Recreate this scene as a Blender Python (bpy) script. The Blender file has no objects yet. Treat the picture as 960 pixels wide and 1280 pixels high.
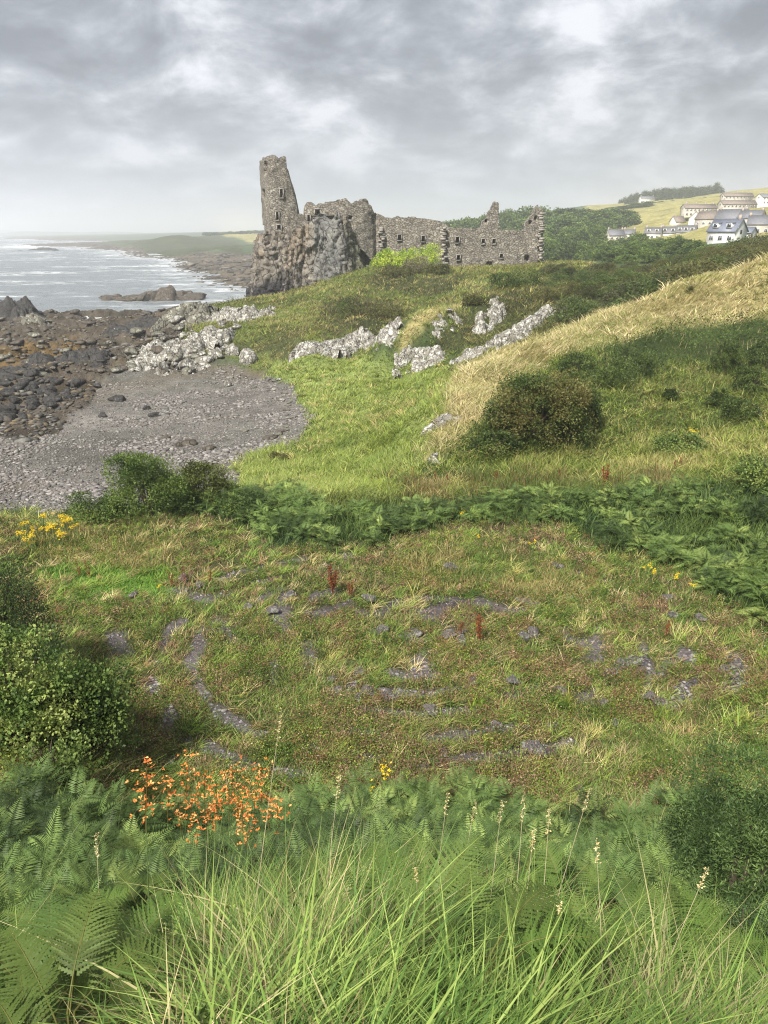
import bpy, math, bmesh
import numpy as np
from mathutils import Vector

R = np.random.default_rng(11)
TH = math.radians(20.0); CT, ST = math.cos(TH), math.sin(TH)
F = 962.0; EYE = 9.0; SEA = -7.0
scn = bpy.context.scene
COL = scn.collection

# ------------------------------------------------------------------ noise
def _h(ix, iy, iz, seed):
    n = (ix * 374761393 + iy * 668265263 + iz * 2147483647 + seed * 1274126177) & 0xffffffff
    n = ((n ^ (n >> 13)) * 1274126177) & 0xffffffff
    n = ((n ^ (n >> 16)) * 2246822519) & 0xffffffff
    n = n ^ (n >> 15)
    return n.astype(np.float64) / 4294967295.0
def vn(x, y, z=0.0, seed=0):
    x = np.asarray(x, float); y = np.asarray(y, float); z = np.zeros_like(x) + z
    x0 = np.floor(x); y0 = np.floor(y); z0 = np.floor(z)
    fx, fy, fz = x - x0, y - y0, z - z0
    fx = fx * fx * (3 - 2 * fx); fy = fy * fy * (3 - 2 * fy); fz = fz * fz * (3 - 2 * fz)
    a, b, c = x0.astype(np.int64), y0.astype(np.int64), z0.astype(np.int64)
    r = 0
    for dx in (0, 1):
        for dy in (0, 1):
            for dz in (0, 1):
                r = r + _h(a + dx, b + dy, c + dz, seed) * (fx if dx else 1 - fx) * (fy if dy else 1 - fy) * (fz if dz else 1 - fz)
    return r * 2 - 1
def fbm(x, y, z=0.0, seed=0, o=4):
    r = 0; a = 1.0; s = 1.0; t = 0
    for k in range(o):
        r = r + a * vn(np.asarray(x) * s + 17.3 * k, np.asarray(y) * s - 9.1 * k, np.asarray(z) * s, seed + k * 7); t += a; a *= .5; s *= 2.03
    return r / t
def cell(x, y, seed=0):
    x = np.asarray(x, float); y = np.asarray(y, float); x0, y0 = np.floor(x).astype(np.int64), np.floor(y).astype(np.int64); z0 = np.zeros_like(x0)
    f1 = np.full(x.shape, 9.); f2 = np.full(x.shape, 9.); cid = np.zeros(x.shape)
    for dx in (-1, 0, 1):
        for dy in (-1, 0, 1):
            a, b = x0 + dx, y0 + dy; d = (a + _h(a, b, z0, seed) - x) ** 2 + (b + _h(a, b, z0, seed + 5) - y) ** 2
            r = _h(a, b, z0, seed + 9); m = d < f1; f2 = np.where(m, f1, np.minimum(f2, d)); cid = np.where(m, r, cid); f1 = np.where(m, d, f1)
    return cid, np.sqrt(f2) - np.sqrt(f1)
def sst(a, b, x):
    t = np.clip((x - a) / (b - a), 0, 1); return t * t * (3 - 2 * t)

# ------------------------------------------------------------------ pixel <-> world
def ray(px, py):
    a = (px - 480) / F; b = (640 - py) / F
    dx, dy, dz = a, CT + b * ST, -ST + b * CT
    h = math.hypot(dx, dy)
    return math.atan2(dx, dy), dz / h          # azimuth, slope
def P(px, py, D):
    az, t = ray(px, py); return (az, D, EYE + D * t)
def Q(px, py, z):
    az, t = ray(px, py); return (az, (z - EYE) / t, z)
def N(px, D, z):
    return (math.atan((px - 480) / F / .95), D, z)
def W(p):
    return Vector((p[1] * math.sin(p[0]), p[1] * math.cos(p[0]), p[2]))
def project(X, Y, Z):
    d = Y * CT - (Z - EYE) * ST
    u = Y * ST + (Z - EYE) * CT
    d = np.where(d > .05, d, .05)
    return 480 + F * X / d, 640 - F * u / d
def rowz(py, Y, x=0):
    b = (640 - py) / F
    return EYE + Y * (-ST + b * CT) / (CT + b * ST)
def colx(px, Y, z):
    return (px - 480) / F * (Y * CT - (z - EYE) * ST)

# ------------------------------------------------------------------ terrain control points
pts = []
for px in (-200, 0, 150, 320, 480, 650, 800, 930, 1120):
    for D, z in ((.5, 7.45), (1.0, 7.2), (2, 6.3), (3.5, 4.95), (5, 3.6), (7, 1.9), (9, .65), (11, .05)):
        e = 0
        if px <= 0: e = .5 * sst(5, 8, D) + .6 * sst(5, 9, D)
        if px >= 930: e = .7 * sst(5, 9, D)
        pts.append(N(px, D, z + e))
for px in (150, 320, 480, 650, 800):
    for r in (900, 800, 720, 660): pts.append(Q(px, r, 0))
for r, z in ((860, .6), (760, .25), (700, 0), (650, -.1)): pts.append(Q(0, r, z))
for r, z in ((860, .7), (780, .5), (720, .7), (660, .7)): pts.append(Q(960, r, z)); pts.append(Q(1100, r, z + .5))
for px in (-100, 0, 150, 230): pts += [N(px, 27.5, -.4), N(px, 31, -2.0), N(px, 36, -3.6)]
pts += [N(300, 28, -.4), Q(320, 596, -2.6), Q(350, 600, -2.2), Q(380, 545, -3.9), Q(392, 500, -4.2), Q(352, 462, -4.3),
        Q(420, 606, -1.4), Q(430, 560, -2.9), Q(440, 520, -3.2), Q(440, 480, -3.4), Q(430, 455, -3.1),
        Q(500, 600, -.5), Q(500, 555, -1.9), Q(500, 510, -2.6), Q(510, 475, -2.9)]
pts += [Q(-60, 600, -4.2), Q(0, 600, -4.2), Q(150, 590, -4.2), Q(270, 585, -4.1), Q(0, 540, -4.8), Q(150, 540, -4.8), Q(270, 540, -4.6), Q(340, 535, -4.4),
        Q(100, 480, -5.3), Q(0, 480, -5.3), Q(250, 480, -5.0), Q(330, 485, -4.6)]
pts += [Q(-60, 440, -5.4), Q(0, 440, -5.6), Q(120, 440, -5.8), Q(0, 408, -6.0), Q(100, 405, -6.4), Q(190, 402, -6.3), Q(30, 393, -6.5),
        Q(100, 391, -6.8), Q(170, 391, -6.8)]
for px in (-200, -60, 40, 140): pts += [N(px, 185, -8.6), N(px, 260, -9.5), N(px, 400, -10)]
pts += [N(190, 190, -8.2), N(200, 250, -8.6), N(240, 170, -7.8)]
pts += [P(180, 452, 88), P(250, 420, 94), P(330, 388, 104), P(330, 408, 95), P(225, 386, 128), P(200, 400, 118), P(280, 398, 108), P(318, 372, 126),
        N(200, 150, -7.2), N(260, 140, -6.5), N(290, 150, -7), N(300, 190, -7.6), N(400, 150, -4), N(400, 230, -6)]
pts += [P(320, 400, 100), P(375, 447, 78), P(430, 448, 80), P(380, 430, 82), P(430, 412, 84), P(490, 408, 86), P(440, 395, 91), P(400, 372, 108), P(350, 372, 120), P(450, 343, 121), P(425, 356, 117),
        P(480, 335, 127), P(520, 338, 127), P(560, 336, 127), P(640, 333, 127), P(690, 330, 128), P(600, 352, 110), P(500, 378, 99), P(520, 360, 110)]
pts += [P(500, 462, 71), P(500, 434, 72.5), P(520, 407, 74), P(545, 385, 77), P(605, 367, 82), P(650, 361, 85), P(590, 415, 75), P(565, 457, 67), P(545, 376, 100), N(545, 87, -.1), N(520, 84, -1.0), N(600, 92, 1.6),
        P(640, 422, 69), P(690, 388, 76), P(700, 368, 88), P(760, 362, 82), P(850, 337, 82), P(950, 322, 86), P(720, 332, 112),
        P(612, 462, 61), N(800, 112, 4.2), N(960, 120, 6)]
pts += [P(530, 540, 35), P(545, 500, 38.5), P(575, 467, 44), P(650, 437, 50), P(760, 388, 56), P(850, 353, 62), P(960, 323, 68), P(1080, 295, 70),
        N(560, 52, -1.9), N(650, 59, -.3), N(760, 66, 1.9), N(850, 72, 4.0), N(980, 77, 6.2)]
pts += [P(590, 530, 34.5), P(640, 490, 41), P(700, 456, 46), P(760, 422, 50), P(850, 408, 54), P(960, 397, 57),
        P(560, 582, 31), P(640, 572, 32), P(740, 572, 33), P(740, 490, 40.5), P(850, 475, 44), P(850, 562, 34), P(960, 480, 44), P(960, 565, 32), P(1080, 470, 44),
        P(960, 600, 27.5), Q(600, 602, -.1), Q(800, 602, .1), Q(700, 620, 0), Q(520, 622, -.1)]
HOUSE_BASES = [P(905, 303, 215), P(872, 270, 420), P(920, 264, 440), P(923, 254, 520), P(955, 256, 510), P(886, 282, 330), P(915, 283, 320), P(948, 291, 280),
               P(820, 299, 330), P(845, 299, 335), P(770, 300, 350), P(731, 326, 300), P(808, 253, 800)]
pts += HOUSE_BASES
pts += [N(740, 150, 2.5), N(850, 150, 4), N(960, 160, 6), N(740, 230, 1), P(760, 292, 480), P(745, 285, 520), P(760, 264, 640), P(700, 262, 900), P(850, 248, 800), P(960, 236, 900), P(1080, 225, 950),
        N(850, 1300, 25), N(750, 1100, 15), N(960, 1400, 40), N(600, 200, 1), N(600, 350, 3), N(690, 350, 5), N(650, 500, 8), N(550, 500, 3), N(550, 1000, 1), N(480, 300, -3), N(480, 800, -2)]
pts += [Q(310, 352, -6.7), Q(300, 340, -6.3), Q(300, 325, -5.8), Q(240, 332, -6.6), Q(250, 322, -6.0), Q(195, 327, -7.8), Q(185, 317, -6.5), Q(120, 308, -6.5), Q(110, 314, -8), Q(50, 312, -9), N(40, 900, -9),
        P(232, 294, 900), P(205, 299, 880), P(265, 302, 900), P(305, 293, 1050), P(310, 306, 700), P(250, 311, 700), P(170, 306, 950), N(230, 1500, -8.5), N(310, 1700, 6), N(130, 1500, -9), N(50, 2000, -9), N(-200, 1500, -10), N(370, 1200, 4), N(400, 500, -5)]
pts = np.array(pts)

BD = np.log(np.array([.3, 1, 2, 3.5, 5, 7, 9, 11, 26, 36, 50, 80, 130, 300, 700, 3000]))
BZ = np.array([7.5, 7.2, 6.3, 4.95, 3.6, 1.9, .65, .05, 0, -1.6, -2.2, -1.5, 0, 0, 2, 0])
def tbase(v): return np.interp(v, BD, BZ)
PU = pts[:, 0]; PV = np.log(pts[:, 1])
res = (pts[:, 2] - tbase(PV)) / pts[:, 1]
def phi(r2): return np.sqrt(r2 + .0016)
n = len(pts)
A = phi((PU[:, None] - PU) ** 2 + (PV[:, None] - PV) ** 2)
A = A - np.eye(n) * 2e-4
M = np.zeros((n + 1, n + 1)); M[:n, :n] = A; M[n, :n] = 1; M[:n, n] = 1
wts = np.linalg.solve(M, np.append(res, 0))

NV = 1250; V0, V1 = math.log(.3), math.log(8500.)
azf = np.linspace(math.radians(-38), math.radians(38), 640)
azr = np.linspace(math.radians(38), math.radians(322), 90)[1:-1]
AZ = np.concatenate([azf, azr])
VV = np.linspace(V0, V1, NV)
def smooth_z(u, v):
    u = np.clip(u, -.62, .62); vc = np.clip(v, math.log(.4), math.log(2200))
    out = np.full(u.shape, wts[n]); f = np.zeros(u.shape)
    fu, fv = u.ravel(), vc.ravel(); fo = np.zeros(fu.size)
    for i in range(0, fu.size, 40000):
        s = slice(i, i + 40000)
        fo[s] = phi((fu[s, None] - PU) ** 2 + (fv[s, None] - PV) ** 2) @ wts[:n]
    return tbase(vc) + (out + fo.reshape(u.shape)) * np.exp(vc)
UU, VVg = np.meshgrid(azf, VV, indexing='ij')
Zf = smooth_z(UU, VVg)

# ------------------------------------------------------------------ zones (areas of ground cover)
def inpoly(x, y, poly):
    r = np.zeros(x.shape, bool); m = len(poly)
    for i in range(m):
        x1, y1 = poly[i]; x2, y2 = poly[(i + 1) % m]
        if y1 == y2: continue
        c = ((y1 > y) != (y2 > y)) & (x < (x2 - x1) * (y - y1) / (y2 - y1) + x1)
        r ^= c
    return r
ZN = {}
def zdef(name, d0, d1, poly): ZN.setdefault(name, []).append((d0, d1, poly))
ORDER = ['veg', 'field', 'flats', 'beach', 'rock', 'seaweed', 'valley', 'meadow', 'scrubby', 'blond', 'green2', 'ivy', 'darkivy', 'lowscrub', 'lab', 'lawn', 'straw', 'red', 'bracken', 'gravel', 'slope', 'lichen']
zdef('field', 230, 6000, [(740, 200), (1100, 200), (1100, 330), (740, 330)])
zdef('field', 600, 6000, [(265, 280), (330, 280), (330, 303), (280, 299)])
zdef('flats', 160, 2500, [(-500, 304), (150, 304), (180, 317), (250, 322), (330, 328), (335, 400), (-500, 400)])
zdef('scrubby', 500, 1300, [(150, 292), (200, 290), (262, 290), (290, 304), (310, 318), (180, 316)])
zdef('beach', 29, 110, [(-300, 640), (-300, 440), (0, 470), (150, 462), (240, 462), (330, 464), (372, 484), (396, 522), (370, 556), (306, 580), (296, 612), (200, 640)])
zdef('rock', 55, 230, [(-500, 380), (260, 370), (262, 405), (340, 380), (345, 430), (310, 450), (240, 466), (150, 466), (110, 490), (60, 540), (-300, 560)])
zdef('seaweed', 80, 130, [(-200, 425), (110, 432), (100, 450), (-200, 462)])
zdef('valley', 27, 84, [(300, 625), (298, 584), (372, 560), (398, 524), (374, 482), (332, 462), (335, 430), (370, 448), (495, 445), (560, 462), (555, 500), (512, 560), (505, 625)])
zdef('meadow', 76, 140, [(230, 440), (250, 400), (320, 366), (470, 300), (740, 310), (760, 350), (640, 400), (560, 470), (500, 448), (370, 446), (335, 460)])
zdef('scrubby', 80, 140, [(400, 415), (410, 385), (450, 372), (500, 380), (515, 410), (490, 428), (440, 428)])
zdef('scrubby', 80, 140, [(440, 352), (500, 335), (560, 340), (600, 350), (560, 366), (480, 366)])
zdef('scrubby', 60, 105, [(600, 380), (640, 365), (700, 350), (800, 330), (960, 290), (1100, 270), (1100, 330), (900, 345), (760, 395), (680, 420), (600, 445)])
zdef('scrubby', 70, 90, [(540, 440), (560, 400), (600, 380), (620, 400), (600, 440)])  # knoll face: shade below the rim put into the cover colour
zdef('blond', 31, 75, [(505, 575), (530, 520), (560, 470), (650, 430), (760, 380), (850, 344), (960, 305), (1200, 260), (1200, 400), (960, 402), (850, 408), (760, 424), (700, 452), (640, 485), (590, 530), (540, 560)])
zdef('ivy', 30, 62, [(560, 582), (540, 560), (590, 528), (640, 488), (700, 455), (760, 424), (850, 408), (960, 400), (1200, 400), (1200, 560), (960, 540), (850, 560), (740, 588)])
zdef('blond', 70, 94, [(496, 432), (518, 400), (545, 382), (600, 366), (645, 361), (645, 367), (600, 375), (556, 391), (532, 410), (508, 438)])  # knoll rim: its lit edge put into the ground colour as a pale strip
zdef('darkivy', 30, 62, [(770, 426), (850, 408), (960, 400), (1200, 400), (1200, 470), (960, 470), (900, 450), (840, 456), (800, 470), (770, 455)])
zdef('blond', 30, 60, [(785, 572), (812, 520), (828, 470), (868, 446), (896, 476), (902, 545), (880, 582)])
zdef('lowscrub', 30, 60, [(600, 590), (700, 560), (850, 545), (960, 530), (960, 600), (600, 606)])
zdef('lab', 9.8, 27, [(-200, 640), (1200, 640), (1200, 1150), (-200, 1150)])
zdef('lawn', 14, 24, [(40, 712), (110, 700), (210, 706), (240, 728), (150, 748), (60, 760)])
zdef('straw', 16, 26, [(30, 672), (130, 664), (200, 672), (230, 690), (200, 704), (60, 706)])
zdef('straw', 16, 26, [(470, 700), (560, 680), (660, 690), (760, 720), (740, 760), (640, 740), (540, 740)])
zdef('red', 25.5, 36, [(490, 598), (600, 596), (830, 596), (860, 610), (760, 622), (600, 632), (490, 628)])
zdef('bracken', 13, 30, [(-200, 600), (300, 604), (420, 640), (560, 628), (700, 622), (830, 612), (1200, 590), (1200, 820), (940, 780), (870, 725), (780, 684), (700, 655), (560, 656), (460, 672), (420, 690), (330, 690), (300, 668), (200, 640), (100, 640), (-200, 660)])
zdef('slope', 0, 10.2, [(-9e5, -9e5), (9e5, -9e5), (9e5, 9e5), (-9e5, 9e5)])
GR = [(245, 741, 42, 7, .1), (352, 775, 14, 34, -.35), (335, 835, 9, 24, .1), (470, 760, 34, 9, -.3), (505, 797, 26, 10, 0), (513, 830, 17, 14, 0), (545, 765, 36, 9, -.4), (620, 757, 24, 8, .1), (745, 818, 10, 26, .15), (720, 795, 24, 7, .6),
      (152, 800, 12, 26, -.5), (235, 828, 7, 24, 0), (385, 832, 7, 18, 0), (410, 712, 16, 8, 0), (908, 850, 7, 14, 0), (560, 790, 22, 9, 0), (432, 860, 7, 16, 0), (650, 860, 30, 5, -.2), (490, 865, 26, 5, .1), (820, 830, 8, 20, .2), (200, 900, 12, 18, .3), (285, 790, 8, 25, -.3)]
LCX, LCY = .75, 15.6
def zone(X, Y, Z, D, jit=0.0):
    px, py = project(X, Y, Z)
    nx = fbm(X / (D * .05 + .2), Y / (D * .05 + .2), 0, 3, 3); ny = fbm(X / (D * .05 + .2) + 40, Y / (D * .05 + .2), 0, 5, 3)
    front = Y > .1
    px = px + nx * 30; py = py + ny * 15
    px = np.where(D < 40, np.clip(px, -190, 1190), px)
    if jit: px = px + R.normal(size=X.shape) * jit; py = py + R.normal(size=X.shape) * jit * .5
    out = np.zeros(X.shape, int)
    for k, name in enumerate(ORDER):
        for d0, d1, poly in ZN.get(name, []):
            m = (D > d0) & (D < d1)
            if name != 'slope': m &= front
            mm = m & inpoly(px, py, poly)
            out[mm] = k
    g = ORDER.index('gravel')
    gm = (D > 10) & (D < 26) & (out == ORDER.index('lab')) & (np.abs(np.arctan2(X, Y)) < .62); gn_ = np.zeros(X.shape); gn_[gm] = fbm(X[gm] / .35, Y[gm] / .35, 0, 19, 3)
    rr_ = np.hypot(X - LCX, (Y - LCY) * 1.22); fr = (rr_ / .92) % 1.0; rn_ = np.zeros(X.shape); rn_[gm] = fbm(X[gm] / 1.5, Y[gm] / 1.5, 0, 23, 3)
    out[gm & (rr_ > .8) & (rr_ < 7.6) & (np.abs(fr - .5) < .19 + .12 * gn_) & (rn_ > np.where(X < -2, .30, np.where(X > 3.5, .24, .10)))] = g
    for cx, cy, rx, ry, rot in GR:
        rx *= .8; ry *= .8; dx, dy = px - cx, py - cy; c, s = math.cos(rot), math.sin(rot)
        q = ((dx * c + dy * s) / rx) ** 2 + ((-dx * s + dy * c) / ry) ** 2
        q = q * (1 + 1.1 * gn_) / 1.35
        out[(q < 1) & gm] = g
    out[(Z < -4.6) & (out == 0) & (D < 2500) & (D > 60)] = ORDER.index('flats')
    return out
ZC = dict(veg=(.06, .085, .035), field=(.25, .23, .09), flats=(.105, .09, .07), beach=(.15, .143, .135), rock=(.085, .072, .058), seaweed=(.13, .085, .035), valley=(.20, .25, .08),
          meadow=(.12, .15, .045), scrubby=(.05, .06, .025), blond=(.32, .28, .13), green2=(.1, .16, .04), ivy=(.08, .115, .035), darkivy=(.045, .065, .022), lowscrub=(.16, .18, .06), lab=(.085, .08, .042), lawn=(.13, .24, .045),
          straw=(.28, .24, .10), red=(.13, .085, .04), bracken=(.035, .06, .02), gravel=(.13, .115, .12), slope=(.035, .05, .015), lichen=(.3, .3, .28))
ZCA = np.array([ZC[k] for k in ORDER])

Df = np.exp(VVg); Xf = Df * np.sin(UU); Yf = Df * np.cos(UU)
zf0 = zone(Xf, Yf, Zf, Df)
def isz(zz, *names):
    r = np.zeros(zz.shape)
    for k in names: r += (zz == ORDER.index(k))
    return r
def blur(a, k=2):
    for _ in range(k):
        a = (a + np.roll(a, 1, 0) + np.roll(a, -1, 0)) / 3
        a = (a + np.roll(a, 1, 1) + np.roll(a, -1, 1)) / 3
    return a
rk = blur(isz(zf0, 'rock', 'flats', 'seaweed'), 3)
rid = 1 - np.abs(fbm(Xf / 5, Yf / 3, 0, 21, 5)) * 2.2
rid2 = 1 - np.abs(fbm(Xf / 1.6, Yf / 1.1, 0, 25, 4)) * 2
sc = sst(50, 90, Df)
rid3 = 1 - np.abs(fbm(Xf / .8, Yf / .6, 0, 27, 3)) * 2
Zf = Zf + rk * ((rid - .55) * 1.15 + (rid2 - .5) * .5 + (rid3 - .5) * .25 * (Df < 170)) * sc * np.where(Df > 170, .9, 1)
gen = fbm(Xf / 2.2, Yf / 2.2, 0, 31, 4) * .10 * sst(8, 14, Df) + fbm(Xf / 9, Yf / 9, 0, 33, 4) * .35 * sst(28, 45, Df) + fbm(Xf / 40, Yf / 40, 0, 35, 3) * 1.3 * sst(200, 500, Df)
Zf = Zf + gen * (1 - .6 * isz(zf0, 'beach')) * (1 - .9 * isz(zf0, 'flats'))
iv = blur(isz(zf0, 'ivy', 'darkivy', 'scrubby'), 2)
Zf = Zf + iv * np.maximum(fbm(Xf / 2.5, Yf / 2.5, 0, 41, 4), -.2) * .6
# build the rest of the disc
nr = len(azr); zr = np.zeros((nr, NV))
for i, a in enumerate(azr):
    t = sst(math.radians(60), math.radians(300), a)
    zr[i] = Zf[-1] * (1 - t) + Zf[0] * t
Zall = np.concatenate([Zf, zr], 0)
AZg, Vg = np.meshgrid(AZ, VV, indexing='ij')
Dg = np.exp(Vg); Xg = Dg * np.sin(AZg); Yg = Dg * np.cos(AZg)

def ground(x, y):
    x = np.asarray(x, float); y = np.asarray(y, float)
    a = np.clip((np.arctan2(x, y) - azf[0]) / (azf[1] - azf[0]), 0, len(azf) - 1.001)
    v = np.clip((np.log(np.hypot(x, y) + 1e-6) - V0) / (VV[1] - VV[0]), 0, NV - 1.001)
    i, j = a.astype(int), v.astype(int); fa, fv = a - i, v - j
    return Zf[i, j] * (1 - fa) * (1 - fv) + Zf[i + 1, j] * fa * (1 - fv) + Zf[i, j + 1] * (1 - fa) * fv + Zf[i + 1, j + 1] * fa * fv
def gz(x, y): return float(ground(np.array([x]), np.array([y]))[0])
def hit(px, py, d0=1.2, d1=2500):
    az, t = ray(px, py)
    D = np.exp(np.linspace(math.log(d0), math.log(d1), 3000)); x = D * math.sin(az); y = D * math.cos(az)
    z = ground(x, y); c = np.nonzero(EYE + D * t < z)[0]
    k = c[0] if len(c) else len(D) - 1
    return Vector((x[k], y[k], z[k]))
def on(px, py, D):
    az, t = ray(px, py); x, y = D * math.sin(az), D * math.cos(az)
    return Vector((x, y, gz(x, y)))

# ------------------------------------------------------------------ mesh helpers
def mesh_np(name, V, Fs, col=None, mat=None, smooth=False, parent=None, link=True):
    V = np.ascontiguousarray(V, dtype=np.float32)
    if not isinstance(Fs, (list, tuple)): Fs = [Fs]
    Fs = [np.asarray(f, dtype=np.int32) for f in Fs if len(f)]
    me = bpy.data.meshes.new(name)
    me.vertices.add(len(V)); me.vertices.foreach_set('co', V.ravel())
    loops = np.concatenate([f.ravel() for f in Fs]); tot = np.concatenate([np.full(len(f), f.shape[1], np.int32) for f in Fs])
    st = np.concatenate([[0], np.cumsum(tot)[:-1]]).astype(np.int32)
    me.loops.add(len(loops)); me.loops.foreach_set('vertex_index', loops)
    me.polygons.add(len(tot)); me.polygons.foreach_set('loop_start', st); me.polygons.foreach_set('loop_total', tot)
    if smooth: me.polygons.foreach_set('use_smooth', np.ones(len(tot), bool))
    me.update(calc_edges=True)
    if col is not None:
        c = np.ones((len(V), 4), np.float32); c[:, :3] = col
        at = me.color_attributes.new('Col', 'FLOAT_COLOR', 'POINT'); at.data.foreach_set('color', c.ravel())
    if mat: me.materials.append(mat)
    o = bpy.data.objects.new(name, me)
    if link: COL.objects.link(o)
    if parent is not None: o.parent = parent
    return o
def tag(o, label=None, cat=None, group=None, kind=None):
    if label: o['label'] = label
    if cat: o['category'] = cat
    if group: o['group'] = group
    if kind: o['kind'] = kind
    return o
def empty(name, loc, rz=0, s=1):
    o = bpy.data.objects.new(name, None); COL.objects.link(o); o.location = loc; o.rotation_euler = (0, 0, rz); o.scale = (s, s, s) if not hasattr(s, '__len__') else s
    o.empty_display_size = .1
    return o
def copy_tree(o, parent=None):
    c = o.copy(); COL.objects.link(c)
    if parent is not None: c.parent = parent
    for ch in list(o.children): copy_tree(ch, c)
    return c
class MB:
    def __init__(s): s.V = []; s.F = {}; s.C = []; s.n = 0
    def add(s, V, Fs, col=None):
        V = np.asarray(V, float)
        if not isinstance(Fs, (list, tuple)): Fs = [Fs]
        for f in Fs:
            f = np.asarray(f)
            if len(f): s.F.setdefault(f.shape[1], []).append(f + s.n)
        s.V.append(V); c = np.zeros((len(V), 3)) + (col if col is not None else .5); s.C.append(c); s.n += len(V)
    def box(s, c, d, col=None, rz=0):
        c = np.array(c, float); d = np.array(d, float) / 2
        v = np.array([(x, y, z) for x in (-1, 1) for y in (-1, 1) for z in (-1, 1)], float) * d
        v = rotz(v, rz) + c
        s.add(v, np.array([(0, 1, 3, 2), (4, 6, 7, 5), (0, 4, 5, 1), (2, 3, 7, 6), (0, 2, 6, 4), (1, 5, 7, 3)]), col)
    def build(s, name, mat, parent=None, smooth=False, col=True):
        return mesh_np(name, np.concatenate(s.V), [np.concatenate(v) for v in s.F.values()], np.concatenate(s.C) if col else None, mat, smooth, parent)
def rotz(v, a):
    c, s_ = math.cos(a), math.sin(a); v = np.asarray(v)
    return np.stack([v[..., 0] * c - v[..., 1] * s_, v[..., 0] * s_ + v[..., 1] * c, v[..., 2]], -1)
def tube(path, rad, k=6):
    path = np.asarray(path, float); m = len(path); V = []
    for i in range(m):
        t = path[min(i + 1, m - 1)] - path[max(i - 1, 0)]; t /= np.linalg.norm(t) + 1e-9
        a = np.cross(t, (0.3, 0.9, 0.1)); a /= np.linalg.norm(a) + 1e-9; b = np.cross(t, a)
        for j in range(k):
            an = 2 * math.pi * j / k; V.append(path[i] + rad[i] * (math.cos(an) * a + math.sin(an) * b))
    Fq = [(i * k + j, i * k + (j + 1) % k, (i + 1) * k + (j + 1) % k, (i + 1) * k + j) for i in range(m - 1) for j in range(k)]
    return np.array(V), np.array(Fq)
def ico(sub):
    bm = bmesh.new(); bmesh.ops.create_icosphere(bm, subdivisions=sub, radius=1)
    v = np.array([x.co[:] for x in bm.verts]); f = np.array([[w.index for w in x.verts] for x in bm.faces]); bm.free(); return v, f
ICO = {k: ico(k) for k in (1, 2, 3, 4)}
def rock(rng, sub=3, size=(1, 1, 1), cuts=14, rough=.10):
    v, f = ICO[sub]; v = v * (1 + .15 * fbm(v[:, 0:1] * 1.3 + rng.uniform(0, 99), v[:, 1:2] * 1.3, v[:, 2:3] * 1.3, 5, 2))
    for _ in range(cuts):
        d = rng.normal(size=3); d /= np.linalg.norm(d); c = rng.uniform(.42, .8)
        v = v - np.maximum(v @ d - c, 0)[:, None] * d
    o = rng.uniform(0, 99)
    v = v * (1 + rough * fbm(v[:, 0:1] * 4 + o, v[:, 1:2] * 4, v[:, 2:3] * 4, 9, 3))
    return v * np.array(size), f

# ------------------------------------------------------------------ materials
def mat(name):
    m = bpy.data.materials.new(name); m.use_nodes = True; nt = m.node_tree; nt.nodes.clear()
    return m, nt, nt.nodes, nt.links
def bsdf(nt, rough=.9, spec=.2):
    b = nt.nodes.new('ShaderNodeBsdfPrincipled'); b.inputs['Roughness'].default_value = rough; b.inputs['Specular IOR Level'].default_value = spec
    o = nt.nodes.new('ShaderNodeOutputMaterial'); nt.links.new(b.outputs[0], o.inputs[0]); return b, o
def noise(nt, scale, vec=None, detail=4, rough=.6, dist=0):
    nn = nt.nodes.new('ShaderNodeTexNoise'); nn.inputs['Scale'].default_value = scale; nn.inputs['Detail'].default_value = detail; nn.inputs['Roughness'].default_value = rough; nn.inputs['Distortion'].default_value = dist
    if vec: nt.links.new(vec, nn.inputs['Vector'])
    return nn
def ramp(nt, src, stops, interp='LINEAR'):
    r = nt.nodes.new('ShaderNodeValToRGB'); e = r.color_ramp.elements; r.color_ramp.interpolation = interp
    mx = max(1.0, max(max(c) for p, c in stops))
    while len(e) > 1: e.remove(e[-1])
    e[0].position = stops[0][0]; e[0].color = (*[v / mx for v in stops[0][1]], 1)
    for p, c in stops[1:]:
        x = e.new(p); x.color = (*[v / mx for v in c], 1)
    nt.links.new(src, r.inputs[0])
    if mx == 1.0: return r
    s = nt.nodes.new('ShaderNodeVectorMath'); s.operation = 'SCALE'; s.inputs['Scale'].default_value = mx; nt.links.new(r.outputs[0], s.inputs[0])
    return s
def mixc(nt, kind, f, a, b):
    m = nt.nodes.new('ShaderNodeMix'); m.data_type = 'RGBA'; m.blend_type = kind
    for k, x in (('Factor', f), ('A', a), ('B', b)):
        s = [i for i in m.inputs if i.name == k and (i.type == ('VALUE' if k == 'Factor' else 'RGBA'))][0]
        if hasattr(x, 'links') or hasattr(x, 'is_linked'): nt.links.new(x, s)
        elif isinstance(x, (int, float)): s.default_value = x
        else: s.default_value = (*x, 1)
    return [o for o in m.outputs if o.type == 'RGBA'][0]
def bump(nt, h, strength, dist, b):
    n_ = nt.nodes.new('ShaderNodeBump'); n_.inputs['Strength'].default_value = strength; n_.inputs['Distance'].default_value = dist
    nt.links.new(h, n_.inputs['Height']); nt.links.new(n_.outputs[0], b.inputs['Normal'])
def coords(nt): return nt.nodes.new('ShaderNodeTexCoord').outputs['Object']
def attr(nt): a = nt.nodes.new('ShaderNodeAttribute'); a.attribute_name = 'Col'; return a.outputs['Color']

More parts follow.
